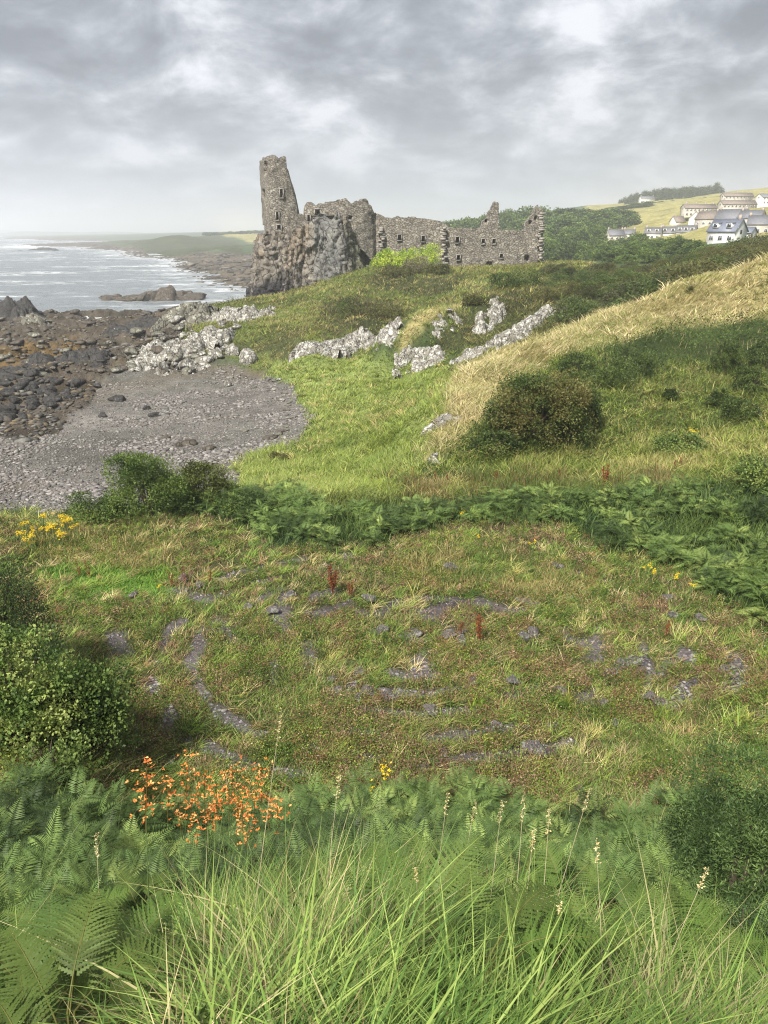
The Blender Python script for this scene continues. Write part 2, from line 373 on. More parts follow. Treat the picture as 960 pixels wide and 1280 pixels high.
def m_leaf(name, trans=.35, rough=.55, lo=(1.12, 1.08, .84), hi=(1.45, 1.35, 1.0)):
    m, nt, N_, L = mat(name); a = attr(nt)
    b = N_.new('ShaderNodeBsdfPrincipled'); b.inputs['Roughness'].default_value = rough; b.inputs['Specular IOR Level'].default_value = .25
    t = N_.new('ShaderNodeBsdfTranslucent'); mx = N_.new('ShaderNodeMixShader'); mx.inputs[0].default_value = trans
    oi = N_.new('ShaderNodeObjectInfo')
    r = ramp(nt, oi.outputs['Random'], [(0, lo), (1, hi)])
    c = mixc(nt, 'MULTIPLY', 1.0, a, r.outputs[0])
    L.new(c, b.inputs['Base Color']); L.new(c, t.inputs['Color']); L.new(b.outputs[0], mx.inputs[1]); L.new(t.outputs[0], mx.inputs[2])
    o = N_.new('ShaderNodeOutputMaterial'); L.new(mx.outputs[0], o.inputs[0]); return m
LEAF = m_leaf('foliage'); GRASS = m_leaf('grass_blades', .35, .55, (1.12, 1.08, .95), (1.12, 1.08, .95)); GRASSMID = GRASS
def m_plain(name, c, rough=.8, spec=.3, var=.15, scale=3):
    m, nt, N_, L = mat(name); b, o = bsdf(nt, rough, spec); v = coords(nt)
    nn = noise(nt, scale, v, 5); r = ramp(nt, nn.outputs[0], [(.3, tuple(x * (1 - var) for x in c)), (.7, tuple(x * (1 + var) for x in c))])
    L.new(r.outputs[0], b.inputs['Base Color']); bump(nt, nn.outputs[0], .3, .02, b); return m
BARK = m_plain('bark', (.09, .07, .05), scale=12, var=.4)
def m_terrain():
    m, nt, N_, L = mat('ground_cover'); b, o = bsdf(nt, .95, .1); v = coords(nt); a = attr(nt)
    n1 = noise(nt, .9, v, 8, .7); n2 = noise(nt, 7, v, 6, .7); n3 = noise(nt, .06, v, 6, .65)
    r1 = ramp(nt, n1.outputs[0], [(.3, (.62, .62, .6)), (.7, (1.38, 1.36, 1.3))]); r2 = ramp(nt, n2.outputs[0], [(.3, (.7, .7, .7)), (.7, (1.3, 1.3, 1.3))]); r3 = ramp(nt, n3.outputs[0], [(.3, (.75, .78, .72)), (.7, (1.25, 1.22, 1.25))])
    c = mixc(nt, 'MULTIPLY', 1.0, a, r1.outputs[0]); c = mixc(nt, 'MULTIPLY', 1.0, c, r2.outputs[0]); c = mixc(nt, 'MULTIPLY', 1.0, c, r3.outputs[0])
    L.new(c, b.inputs['Base Color'])
    ad = N_.new('ShaderNodeMath'); ad.operation = 'ADD'; L.new(n1.outputs[0], ad.inputs[0]); L.new(n2.outputs[0], ad.inputs[1]); bump(nt, ad.outputs[0], .9, .25, b)
    return m
def m_rock(name, base, lich=(.42, .42, .38), amount=.5, scale=1.5, dark=(.03, .028, .026), usecol=False):
    m, nt, N_, L = mat(name); b, o = bsdf(nt, .85, .25); v = coords(nt)
    n1 = noise(nt, scale, v, 8, .7, .4); n2 = noise(nt, scale * 5, v, 6, .7); vo = N_.new('ShaderNodeTexVoronoi'); vo.feature = 'DISTANCE_TO_EDGE'; vo.inputs['Scale'].default_value = scale * .9
    nd = noise(nt, scale * 1.5, v, 3); mv = mixc(nt, 'LINEAR_LIGHT', .25, v, nd.outputs[1]); L.new(mv, vo.inputs['Vector'])
    base_ = attr(nt) if usecol else base
    r1 = ramp(nt, n2.outputs[0], [(.3, (.55, .55, .55)), (.7, (1.4, 1.38, 1.32))])
    c = mixc(nt, 'MULTIPLY', 1.0, base_, r1.outputs[0])
    if amount > 0:
        f = ramp(nt, n1.outputs[0], [(.62 - amount * .25, (0, 0, 0)), (.68 - amount * .25, (1, 1, 1))])
        f2 = ramp(nt, n2.outputs[0], [(.4, (0, 0, 0)), (.5, (1, 1, 1))]); ff = mixc(nt, 'MULTIPLY', 1.0, f.outputs[0], f2.outputs[0])
        c = mixc(nt, 'MIX', ff, c, lich)
    cr = ramp(nt, vo.outputs['Distance'], [(.0, (0, 0, 0)), (.045, (1, 1, 1))]); c = mixc(nt, 'MIX', cr.outputs[0], dark, c)
    L.new(c, b.inputs['Base Color'])
    ad = N_.new('ShaderNodeMath'); ad.operation = 'ADD'; L.new(n2.outputs[0], ad.inputs[0]); L.new(cr.outputs[0], ad.inputs[1]); bump(nt, ad.outputs[0], .8, .12, b)
    return m
ROCKL = m_rock('lichen_rock', (.20, .19, .165), (.52, .51, .47), .5, 2.1)
ROCKG = m_rock('grey_green_rock', (.13, .125, .10), (.30, .30, .25), .35, 1.0)
ROCKD = m_rock('dark_rock', (.045, .043, .042), (.10, .10, .095), .2, 1.6)
ROCKB = m_rock('brown_rock', (.085, .072, .058), (.2, .19, .16), .15, 1.2)
ROCKC = m_rock('crag_rock', (.1, .1, .1), (.26, .25, .22), .22, .8, usecol=True)
STONE = m_rock('weathered_stone', (.17, .155, .15), (.42, .41, .38), .45, 8)
RUB = None
def m_col(name, rough=.9, spec=.15, var=.3, scale=10):
    m, nt, N_, L = mat(name); b, o = bsdf(nt, rough, spec); v = coords(nt); a = attr(nt)
    nn = noise(nt, scale, v, 5, .65); r = ramp(nt, nn.outputs[0], [(.3, (1 - var,) * 3), (.7, (1 + var,) * 3)])
    L.new(mixc(nt, 'MULTIPLY', 1.0, a, r.outputs[0]), b.inputs['Base Color']); bump(nt, nn.outputs[0], .5, .03, b); return m
RUB = m_col('loose_stone', .85, .25, .35, 9)
PETAL = m_leaf('petals', .25, .6)
def m_masonry():
    m, nt, N_, L = mat('rubble_masonry'); b, o = bsdf(nt, .92, .15); v = coords(nt)
    nd = noise(nt, 2.2, v, 4); mv = mixc(nt, 'LINEAR_LIGHT', .12, v, nd.outputs[1])
    mp = N_.new('ShaderNodeMapping'); mp.inputs['Scale'].default_value = (1, 1, 1.7); L.new(mv, mp.inputs[0])
    vo = N_.new('ShaderNodeTexVoronoi'); vo.inputs['Scale'].default_value = 2.3; L.new(mp.outputs[0], vo.inputs['Vector'])
    ve = N_.new('ShaderNodeTexVoronoi'); ve.feature = 'DISTANCE_TO_EDGE'; ve.inputs['Scale'].default_value = 2.3; L.new(mp.outputs[0], ve.inputs['Vector'])
    sp = N_.new('ShaderNodeSeparateColor'); L.new(vo.outputs['Color'], sp.inputs[0])
    r = ramp(nt, sp.outputs[0], [(0, (.18, .165, .145)), (.35, (.25, .23, .2)), (.6, (.31, .285, .245)), (.82, (.235, .22, .195)), (.94, (.38, .36, .32))])
    n1 = noise(nt, .45, v, 7, .65); r1 = ramp(nt, n1.outputs[0], [(.3, (.55, .54, .52)), (.5, (.85, .84, .81)), (.7, (1.12, 1.09, 1.02))])
    c = mixc(nt, 'MULTIPLY', 1.0, r.outputs[0], r1.outputs[0])
    e = ramp(nt, ve.outputs['Distance'], [(0, (.0, .0, .0)), (.09, (1, 1, 1))]); c = mixc(nt, 'MIX', e.outputs[0], (.085, .075, .065), c)
    L.new(c, b.inputs['Base Color']); bump(nt, e.outputs[0], .9, .10, b); return m
MASON = m_masonry()
DRESS = m_plain('dressed_stone', (.26, .24, .21), scale=4, var=.3)
def m_sea():
    m, nt, N_, L = mat('sea_water'); b, o = bsdf(nt, .22, .5); v = coords(nt)
    b.inputs['IOR'].default_value = 1.33
    mp = N_.new('ShaderNodeMapping'); mp.inputs['Rotation'].default_value = (0, 0, math.radians(18)); mp.inputs['Scale'].default_value = (.35, 1, 1); L.new(v, mp.inputs[0])
    n1 = noise(nt, .12, mp.outputs[0], 9, .62, .3); n2 = noise(nt, .035, mp.outputs[0], 7, .68, .5); n3 = noise(nt, .9, mp.outputs[0], 6, .7)
    f = ramp(nt, n2.outputs[0], [(.55, (0, 0, 0)), (.63, (1, 1, 1))]); g = ramp(nt, n3.outputs[0], [(.45, (0, 0, 0)), (.6, (1, 1, 1))]); ff = mixc(nt, 'MULTIPLY', 1.0, f.outputs[0], g.outputs[0])
    at = N_.new('ShaderNodeAttribute'); at.attribute_name = 'Col'
    sep = N_.new('ShaderNodeSeparateColor'); L.new(at.outputs['Color'], sep.inputs[0])
    g2 = ramp(nt, n1.outputs[0], [(.40, (0, 0, 0)), (.56, (1, 1, 1))]); sh = mixc(nt, 'MULTIPLY', 1.0, g2.outputs[0], at.outputs['Color'])
    ft = mixc(nt, 'LIGHTEN', 1.0, ff, sh)
    c = mixc(nt, 'MIX', ft, (.16, .18, .19), (.75, .77, .79)); L.new(c, b.inputs['Base Color'])
    rr = ramp(nt, ft, [(0, (.25,) * 3), (1, (.9,) * 3)]); L.new(rr.outputs[0], b.inputs['Roughness'])
    ad = N_.new('ShaderNodeMath'); ad.operation = 'ADD'; L.new(n1.outputs[0], ad.inputs[0]); L.new(n3.outputs[0], ad.inputs[1]); bump(nt, ad.outputs[0], 1.0, .9, b)
    return m

# ------------------------------------------------------------------ ground
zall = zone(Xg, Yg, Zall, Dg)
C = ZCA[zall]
for k in range(3): C[..., k] = blur(C[..., k], 1)
pn = fbm(Xg / 6, Yg / 6, 0, 51, 4)[..., None]; pn2 = fbm(Xg / 1.7, Yg / 1.7, 0, 53, 3)[..., None]
C = C * (1 + .35 * pn + .25 * pn2)
# weed, wet and ochre patches in the rocks, dark ones placed by noise
orn = sst(.15, .4, fbm(Xg / 14, Yg / 5, 0, 57, 4)) * isz(zall, 'rock', 'beach', 'flats')
C = C * (1 - .35 * orn[..., None]) + np.array([.13, .10, .06]) * .35 * orn[..., None]
wet = sst(.05, .3, fbm(Xg / 10 + 9, Yg / 4, 0, 59, 4)) * isz(zall, 'rock', 'seaweed', 'flats'); C = C * (1 - .5 * wet[..., None])
sc_ = sst(.12, .3, fbm(Xg / 3.5, Yg / 3.5, 0, 63, 4)) * isz(zall, 'meadow'); C = C * (1 - sc_[..., None]) + np.array([.06, .07, .03]) * sc_[..., None]
na = len(AZ); ii, jj = np.meshgrid(np.arange(na), np.arange(NV - 1), indexing='ij'); i2 = (ii + 1) % na
Fq = np.stack([ii * NV + jj, i2 * NV + jj, i2 * NV + jj + 1, ii * NV + jj + 1], -1).reshape(-1, 4)
Vt = np.stack([Xg, Yg, Zall], -1).reshape(-1, 3)
Vt = np.concatenate([Vt, [[0, 0, Zf[0, 0]]]]); cc = np.concatenate([C.reshape(-1, 3), [[.05, .07, .02]]])
i_ = np.arange(na); Ft = np.stack([np.full(na, na * NV), ((i_ + 1) % na) * NV, i_ * NV], -1)
g = mesh_np('ground', Vt, [Fq, Ft], np.clip(cc, .005, .8), m_terrain(), True); tag(g, kind='structure')

# sea
sv = np.linspace(math.log(60), math.log(8600), 520); sa = np.linspace(-math.radians(42), math.radians(-2), 420)
SA, SV = np.meshgrid(np.concatenate([np.linspace(-math.pi, -math.radians(42), 60)[:-1], sa, np.linspace(-math.radians(2), math.pi, 60)[1:]]), sv, indexing='ij')
SD = np.exp(SV); SX = SD * np.sin(SA); SY = SD * np.cos(SA)
wv = (fbm(SX / 9 + SY / 30, SY / 4, 0, 71, 4) * .35 + fbm(SX / 30, SY / 14, 0, 73, 3) * .3) * (1 - sst(500, 2500, SD))
SZ = SEA + wv
inside = (SA > -.66) & (SA < .66)
dep = np.where(inside, SEA - ground(SX, SY), 3)
foam = np.clip(1 - np.abs(dep) / 1.3, 0, 1) * (.65 + .35 * vn(SX / 11, SY / 6, 0, 77))
foam = np.maximum(foam, sst(.25, .6, fbm(SX / 22, SY / 7, 0, 79, 4)) * sst(4.5, 1.0, dep) * .9)
brk = np.exp(-(((SA + .415) / .035) ** 2)) * np.exp(-(((SV - math.log(1000)) / .12) ** 2)); foam = np.maximum(foam, brk)
fc = np.repeat(foam[..., None], 3, -1).reshape(-1, 3)
ms_, ns_ = SX.shape; ii, jj = np.meshgrid(np.arange(ms_ - 1), np.arange(ns_ - 1), indexing='ij')
Fq = np.stack([ii * ns_ + jj, (ii + 1) * ns_ + jj, (ii + 1) * ns_ + jj + 1, ii * ns_ + jj + 1], -1).reshape(-1, 4)
o = mesh_np('sea', np.stack([SX, SY, SZ], -1).reshape(-1, 3), Fq, fc, m_sea(), True); tag(o, kind='structure')

# far headlands across the bay
def far_hill(pxa, pxb, D, zfun, name='distant_hills'):
    xs = np.linspace(pxa, pxb, 90); V = []; nk = 9
    for x in xs:
        az = math.atan((x - 480) / F / CT)
        t = (x - pxa) / (pxb - pxa); h = zfun(t)
        for k in range(nk):
            s = k / (nk - 1); d = D * (1 + .22 * s); V.append((d * math.sin(az), d * math.cos(az), SEA - 3 + (h + 3) * math.sin(math.pi * s) ** .8))
    Fh = [(i * nk + k, (i + 1) * nk + k, (i + 1) * nk + k + 1, i * nk + k + 1) for i in range(89) for k in range(nk - 1)]
    o = mesh_np(name, np.array(V), np.array(Fh), np.zeros((len(V), 3)) + (.07, .09, .05), m_hill, True); tag(o, kind='structure')
m_hill = m_col('far_hill', .95, .1, .3, .01)
far_hill(20, 240, 4200, lambda t: (math.sin(math.pi * t) ** .5) * (17 + 6 * float(vn(np.array([t * 7]), np.array([0.]))[0])))
far_hill(-60, 130, 5600, lambda t: (math.sin(math.pi * t) ** .5) * (30 + 9 * float(vn(np.array([t * 5]), np.array([3.]))[0])))
# ------------------------------------------------------------------ castle ruin on its crag
def wall_grid(nodes, thick, wins=(), ds=.2, amp=.10, lean=0.0, jag=.35, disp=None, seed=1, colfun=None, dz=.2, cuts=None):
    # nodes: (px, Y, top row, base row) along the wall, seen face to the camera
    Xs, Ys, T, B, PX = [], [], [], [], []
    pn = []
    for px, Y, tr, br in nodes:
        zt, zb = rowz(tr, Y), rowz(br, Y); pn.append((colx(px, Y, (zt + zb) / 2), Y, zt, zb, px))
    pn = np.array(pn); seg = np.hypot(np.diff(pn[:, 0]), np.diff(pn[:, 1])); s = np.concatenate([[0], np.cumsum(seg)])
    m = max(3, int(s[-1] / ds)); t = np.linspace(0, s[-1], m); q = [np.interp(t, s, pn[:, k]) for k in range(5)]
    X, Y, ZT, ZB, PXs = q
    j = vn(t / .9, t * 0 + seed, 0, seed) * jag + vn(t / .35, t * 0, 0, seed + 3) * jag * .5
    ZT = ZT + np.round(j / .18) * .18
    if cuts is not None: ZT = cuts(t, ZT)
    tx, ty = np.gradient(X), np.gradient(Y); ln = np.hypot(tx, ty); nx, ny = ty / ln, -tx / ln        # normal towards the viewer
    k = 3
    for _ in range(k): nx = np.convolve(np.pad(nx, 1, 'edge'), [.25, .5, .25], 'valid'); ny = np.convolve(np.pad(ny, 1, 'edge'), [.25, .5, .25], 'valid')
    z0, z1 = ZB.min(), ZT.max(); nzr = max(2, int((z1 - z0) / dz)); zz = np.linspace(z0, z1, nzr)
    Zg = np.clip(zz[None, :], ZB[:, None], ZT[:, None]); Xg_ = X[:, None] + 0 * Zg; Yg_ = Y[:, None] + 0 * Zg
    hn = (Zg - ZB[:, None]) / (ZT - ZB + .01)[:, None]
    d = fbm(t[:, None] / .8 + 0 * Zg, Zg / .6, 0, seed + 11, 4) * amp
    if disp is not None: d = d + disp(t[:, None] + 0 * Zg, Zg, hn)
    d = d + lean * (1 - hn)
    fpx, fpy = project(Xg_, Yg_, Zg)
    for wx, wr, ww, wh in wins:
        m_ = (np.abs(fpx - wx) < ww / 2 + .2) & (np.abs(fpy - wr) < wh / 2 + .2); d = np.where(m_, -min(thick * .75, 1.1), d)
    Fx, Fy = Xg_ + nx[:, None] * d, Yg_ + ny[:, None] * d
    db = fbm(t[:, None] / .9 + 40 + 0 * Zg, Zg / .7, 0, seed + 17, 3) * amp
    Bx, By = Xg_ - nx[:, None] * (thick + db), Yg_ - ny[:, None] * (thick + db)
    V = np.concatenate([np.stack([Fx, Fy, Zg], -1).reshape(-1, 3), np.stack([Bx, By, Zg], -1).reshape(-1, 3)]); nv = m * nzr
    i, r = np.meshgrid(np.arange(m - 1), np.arange(nzr - 1), indexing='ij'); i = i.ravel(); r = r.ravel()
    Zf_ = Zg; keep = (Zf_[i, r + 1] - Zf_[i, r] > 1e-4) | (Zf_[i + 1, r + 1] - Zf_[i + 1, r] > 1e-4); i, r = i[keep], r[keep]
    a, b, c, e = i * nzr + r, (i + 1) * nzr + r, (i + 1) * nzr + r + 1, i * nzr + r + 1
    F1 = np.stack([a, b, c, e], -1); F2 = np.stack([e, c, b, a], -1) + nv
    ii_ = np.arange(m - 1); tp = nzr - 1
    F3 = np.stack([ii_ * nzr + tp, (ii_ + 1) * nzr + tp, (ii_ + 1) * nzr + tp + nv, ii_ * nzr + tp + nv], -1)
    rr = np.arange(nzr - 1)
    F4 = np.stack([rr + nv, rr, rr + 1, rr + 1 + nv], -1); o_ = (m - 1) * nzr; F5 = np.stack([rr + o_, rr + o_ + nv, rr + 1 + o_ + nv, rr + 1 + o_], -1)
    colr = None
    if colfun is not None:
        cf = colfun(t[:, None] + 0 * Zg, Zg, hn, d); colr = np.concatenate([cf.reshape(-1, 3)] * 2)
    return V, np.concatenate([F1, F2, F3, F4, F5]), colr
ctr = (colx(500, 130, 5), 132, 1.0)
castle = empty('castle_ruin', ctr); tag(castle, 'roofless grey stone castle ruin with tall broken tower on the sea crag', 'castle')
def cpart(name, V, Fs, m, parent=castle, col=None, smooth=False):
    V = np.asarray(V, float) - np.array(ctr)
    return mesh_np(name, V, Fs, col, m, smooth, parent)
def frames(wins, Yof, parent, y_in=0.12):
    for wx, wr, ww, wh in wins:
        Y = Yof(wx) ; z = rowz(wr, Y); x = colx(wx, Y, z); k = Y / 962 / .94 * 1.0
        w_, h_ = ww * .126, wh * .126; mb = MB()
        for sx_ in (-1, 1): mb.box((x + sx_ * (w_ / 2 + .10), Y - y_in, z), (.13, .2, h_ + .1), .4)
        mb.box((x, Y - y_in - .01, z + h_ / 2 + .12), (w_ + .4, .22, .14), .4); mb.box((x, Y - y_in - .012, z - h_ / 2 - .09), (w_ + .3, .22, .1), .4)
        cpart('window_surround', np.concatenate(mb.V), np.concatenate(mb.F[4]), DRESS, parent)
tw_w = [(352, 242, 3, 9), (347, 270, 2.6, 9), (349, 285.6, 4, 7), (329.5, 242.5, 2.6, 10), (331.5, 210, 3, 14), (334, 293, 2, 5), (329, 286, 3, 7)]
V, Fs, _ = wall_grid([(327, 134.5, 203, 312), (328.5, 132.5, 202, 312), (331, 130.5, 198, 312), (336, 128.9, 194, 312), (343, 128.6, 191.5, 312), (348, 128.7, 193, 312), (351, 128.8, 197, 312), (354, 128.9, 194, 312), (360, 129.1, 196, 312), (360.8, 129.2, 212, 312), (364, 129.3, 226, 312), (367, 129.4, 240, 312), (371.5, 129.6, 250, 312), (372.3, 129.7, 266, 312), (382, 130, 268, 312)],
                     1.7, tw_w, ds=.17, dz=.17, amp=.10, jag=.22, seed=3)
tower = cpart('tower', V, Fs, MASON)
V, Fs, _ = wall_grid([(329, 137.8, 206, 300), (340, 137.4, 200, 300), (356, 137, 204, 300), (361, 136.8, 222, 300), (367, 136.6, 246, 300), (371, 136.4, 270, 300)], 1.4, (), amp=.12, jag=.6, seed=4, ds=.3, dz=.3)
cpart('tower_rear_wall', V, Fs, MASON)
V, Fs, _ = wall_grid([(362.5, 130.8, 218, 300), (363.5, 133, 224, 300), (362.5, 136, 222, 300)], 1.2, (), amp=.15, jag=.8, seed=14, ds=.3, dz=.3)
cpart('tower_side_wall', V, Fs, MASON)
hw = [(386, 273, 2.6, 7), (397, 265.5, 5.5, 6), (406, 271, 4, 6), (437.5, 272, 5, 3.5), (467, 275, 3, 10)]
V, Fs, _ = wall_grid([(380, 130.0, 262, 300), (382, 130.0, 255, 300), (390, 130, 253.5, 300), (400, 129.8, 256, 300), (412, 129.6, 252, 300), (424, 129.4, 251, 302), (429, 129.3, 248, 302), (432, 129.3, 245.5, 304), (436, 129.3, 248, 304), (438.5, 129.3, 253, 305), (445, 129.4, 251, 308), (452, 129.6, 249, 312), (460, 130, 252, 320), (466, 130.6, 261, 330), (470, 131.4, 265, 332), (477, 132, 267, 334)],
                     1.8, hw, ds=.18, dz=.18, amp=.16, jag=.35, seed=5)
hall = cpart('hall_wall', V, Fs, MASON)
V, Fs, _ = wall_grid([(384, 138, 262, 300), (420, 138.6, 257, 300), (452, 138, 262, 310)], 1.2, (), amp=.15, jag=.8, seed=15, ds=.3, dz=.3); cpart('hall_rear_wall', V, Fs, MASON)
ca = [(499.5, 297, 4, 6), (529, 298.6, 3.5, 6), (499, 321, 4, 5)]
V, Fs, _ = wall_grid([(469, 131.4, 266, 340), (478, 131.2, 270, 340), (500, 130.9, 271.5, 342), (530, 130.4, 273, 342), (548, 130, 276, 342), (554, 129.9, 279, 344), (557.5, 129.8, 283, 344)], 1.6, ca, amp=.10, jag=.13, seed=6)
cur = cpart('curtain_wall', V, Fs, MASON)
cb_ = [(571.6, 300, 4, 6), (604, 302, 3.4, 5), (617.4, 302, 3.6, 5), (573, 322, 3.4, 5), (626.6, 320, 3.4, 4), (611.5, 330.5, 5, 6), (659, 323, 4, 7)]
V, Fs, _ = wall_grid([(553, 128.2, 282, 344), (556, 128.1, 280, 344), (559, 128.1, 284, 344), (585, 128, 286, 344), (620, 127.8, 286.5, 344), (650, 127.6, 288, 344), (664, 127.5, 289, 344), (677, 127.4, 288, 344)], 1.6, cb_, amp=.10, jag=.12, seed=7)
ran = cpart('range_wall', V, Fs, MASON)
def steps(a, b, n_):
    r = []
    for i in range(n_): r += [i / n_, (i + 1) / n_ - 1e-3]
    return r
V, Fs, _ = wall_grid([(600, 129.6, 284, 300), (603, 129.6, 276, 300), (607, 129.6, 271, 300), (610, 129.6, 262, 300), (614, 129.6, 260, 300), (616.5, 129.6, 253, 300), (622.5, 129.6, 252.5, 300), (623.2, 129.6, 285, 300)], 1.3, [(608, 276, 2, 3)], amp=.2, jag=.45, seed=8, ds=.15)
cpart('gable', V, Fs, MASON)
V, Fs, _ = wall_grid([(655, 129.6, 282, 300), (659, 129.6, 276, 300), (664, 129.6, 269, 300), (667, 129.6, 262, 300), (671.5, 129.6, 257, 300), (672.5, 129.6, 264, 300), (677.5, 129.6, 262, 300), (678, 129.6, 285, 300)], 1.3, [(663, 278, 2, 4), (670, 272, 2, 3)], amp=.22, jag=.5, seed=9, ds=.15)
cpart('gable', V, Fs, MASON)
V, Fs, _ = wall_grid([(677, 128.6, 288, 344), (677.5, 131, 287, 340), (672, 137, 290, 335)], 1.2, (), amp=.15, jag=.5, seed=10, ds=.3, dz=.3); cpart('end_wall', V, Fs, MASON)
V, Fs, _ = wall_grid([(480, 140, 274, 300), (560, 139, 286, 310), (640, 138, 292, 320), (672, 138, 291, 325)], 1.2, (), amp=.15, jag=.8, seed=20, ds=.4, dz=.4); cpart('courtyard_wall', V, Fs, MASON)
# quoin stubs where cross walls broke away
rg = np.random.default_rng(5)
for px, Y0, r0, r1 in ((554.5, 127.95, 284, 336), (676, 127.2, 266, 330), (477, 131.0, 284, 318)):
    mb = MB(); za, zb = rowz(r1, Y0), rowz(r0, Y0); z = za
    while z < zb:
        hh = rg.uniform(.22, .42); x = colx(px, Y0, z); mb.box((x + rg.uniform(-.25, .25), Y0 - rg.uniform(0, .35), z), (rg.uniform(.4, .95), .6, hh), .4); z += hh
    cpart('broken_quoin', np.concatenate(mb.V), np.concatenate(mb.F[4]), DRESS)
frames([w for w in tw_w if w[0] > 340], lambda x: 128.75 + max(0, x - 348) * .03, tower); frames(hw[:3], lambda x: 129.85, hall); frames(ca, lambda x: 130.9 - (x - 500) * .017, cur); frames(cb_[:5], lambda x: 127.95 - (x - 600) * .003, ran)

# crag
def cdisp(t, z, hn):
    wx = t + .5 * vn(z / 3, t / 3, 0, 5); fis = 1 - np.abs(vn(wx / 1.7, z / 14, 0, 31)) * 2
    c1, e1 = cell(wx / 1.05, z / 5.5 + .3 * vn(t, z, 0, 3), 31); c2, e2 = cell(t / .55 + .2 * vn(z, t, 0, 4), z / .8, 37); c3, e3 = cell(wx / 3.4, z / 6, 41)
    return -.8 * np.clip(fis, 0, 1) ** 4 + .9 * (c1 - .5) + .35 * (c2 - .5) + 1.3 * (c3 - .5) - .35 * (e1 < .10) - .15 * (e2 < .12) + .12 * fbm(t / .5, z / .5, 0, 34, 3)
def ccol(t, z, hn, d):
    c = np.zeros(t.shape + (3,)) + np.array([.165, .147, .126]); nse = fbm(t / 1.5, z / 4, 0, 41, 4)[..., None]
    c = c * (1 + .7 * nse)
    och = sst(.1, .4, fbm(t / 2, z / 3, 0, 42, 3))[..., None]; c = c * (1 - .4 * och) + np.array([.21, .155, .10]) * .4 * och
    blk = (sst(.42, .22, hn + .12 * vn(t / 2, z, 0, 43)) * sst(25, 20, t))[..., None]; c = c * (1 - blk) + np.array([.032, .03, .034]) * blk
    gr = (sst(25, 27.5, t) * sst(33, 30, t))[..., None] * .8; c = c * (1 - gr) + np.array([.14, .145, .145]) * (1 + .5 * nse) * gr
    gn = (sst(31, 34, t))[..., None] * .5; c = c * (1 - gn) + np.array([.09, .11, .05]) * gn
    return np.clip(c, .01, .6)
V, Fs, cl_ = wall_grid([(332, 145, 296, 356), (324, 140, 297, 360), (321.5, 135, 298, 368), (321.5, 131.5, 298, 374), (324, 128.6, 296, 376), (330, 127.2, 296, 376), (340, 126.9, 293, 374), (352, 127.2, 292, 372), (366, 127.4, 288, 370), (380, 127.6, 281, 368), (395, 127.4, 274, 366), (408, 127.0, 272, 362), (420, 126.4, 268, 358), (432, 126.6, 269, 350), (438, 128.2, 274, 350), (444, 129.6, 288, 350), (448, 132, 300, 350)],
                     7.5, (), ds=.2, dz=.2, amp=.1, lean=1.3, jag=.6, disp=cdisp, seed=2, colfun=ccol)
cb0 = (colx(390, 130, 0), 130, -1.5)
crag = mesh_np('sea_crag', V - np.array(cb0), Fs, cl_, ROCKC, False); crag.location = cb0; tag(crag, 'sheer brown basalt crag with black foot under the castle tower', 'cliff')

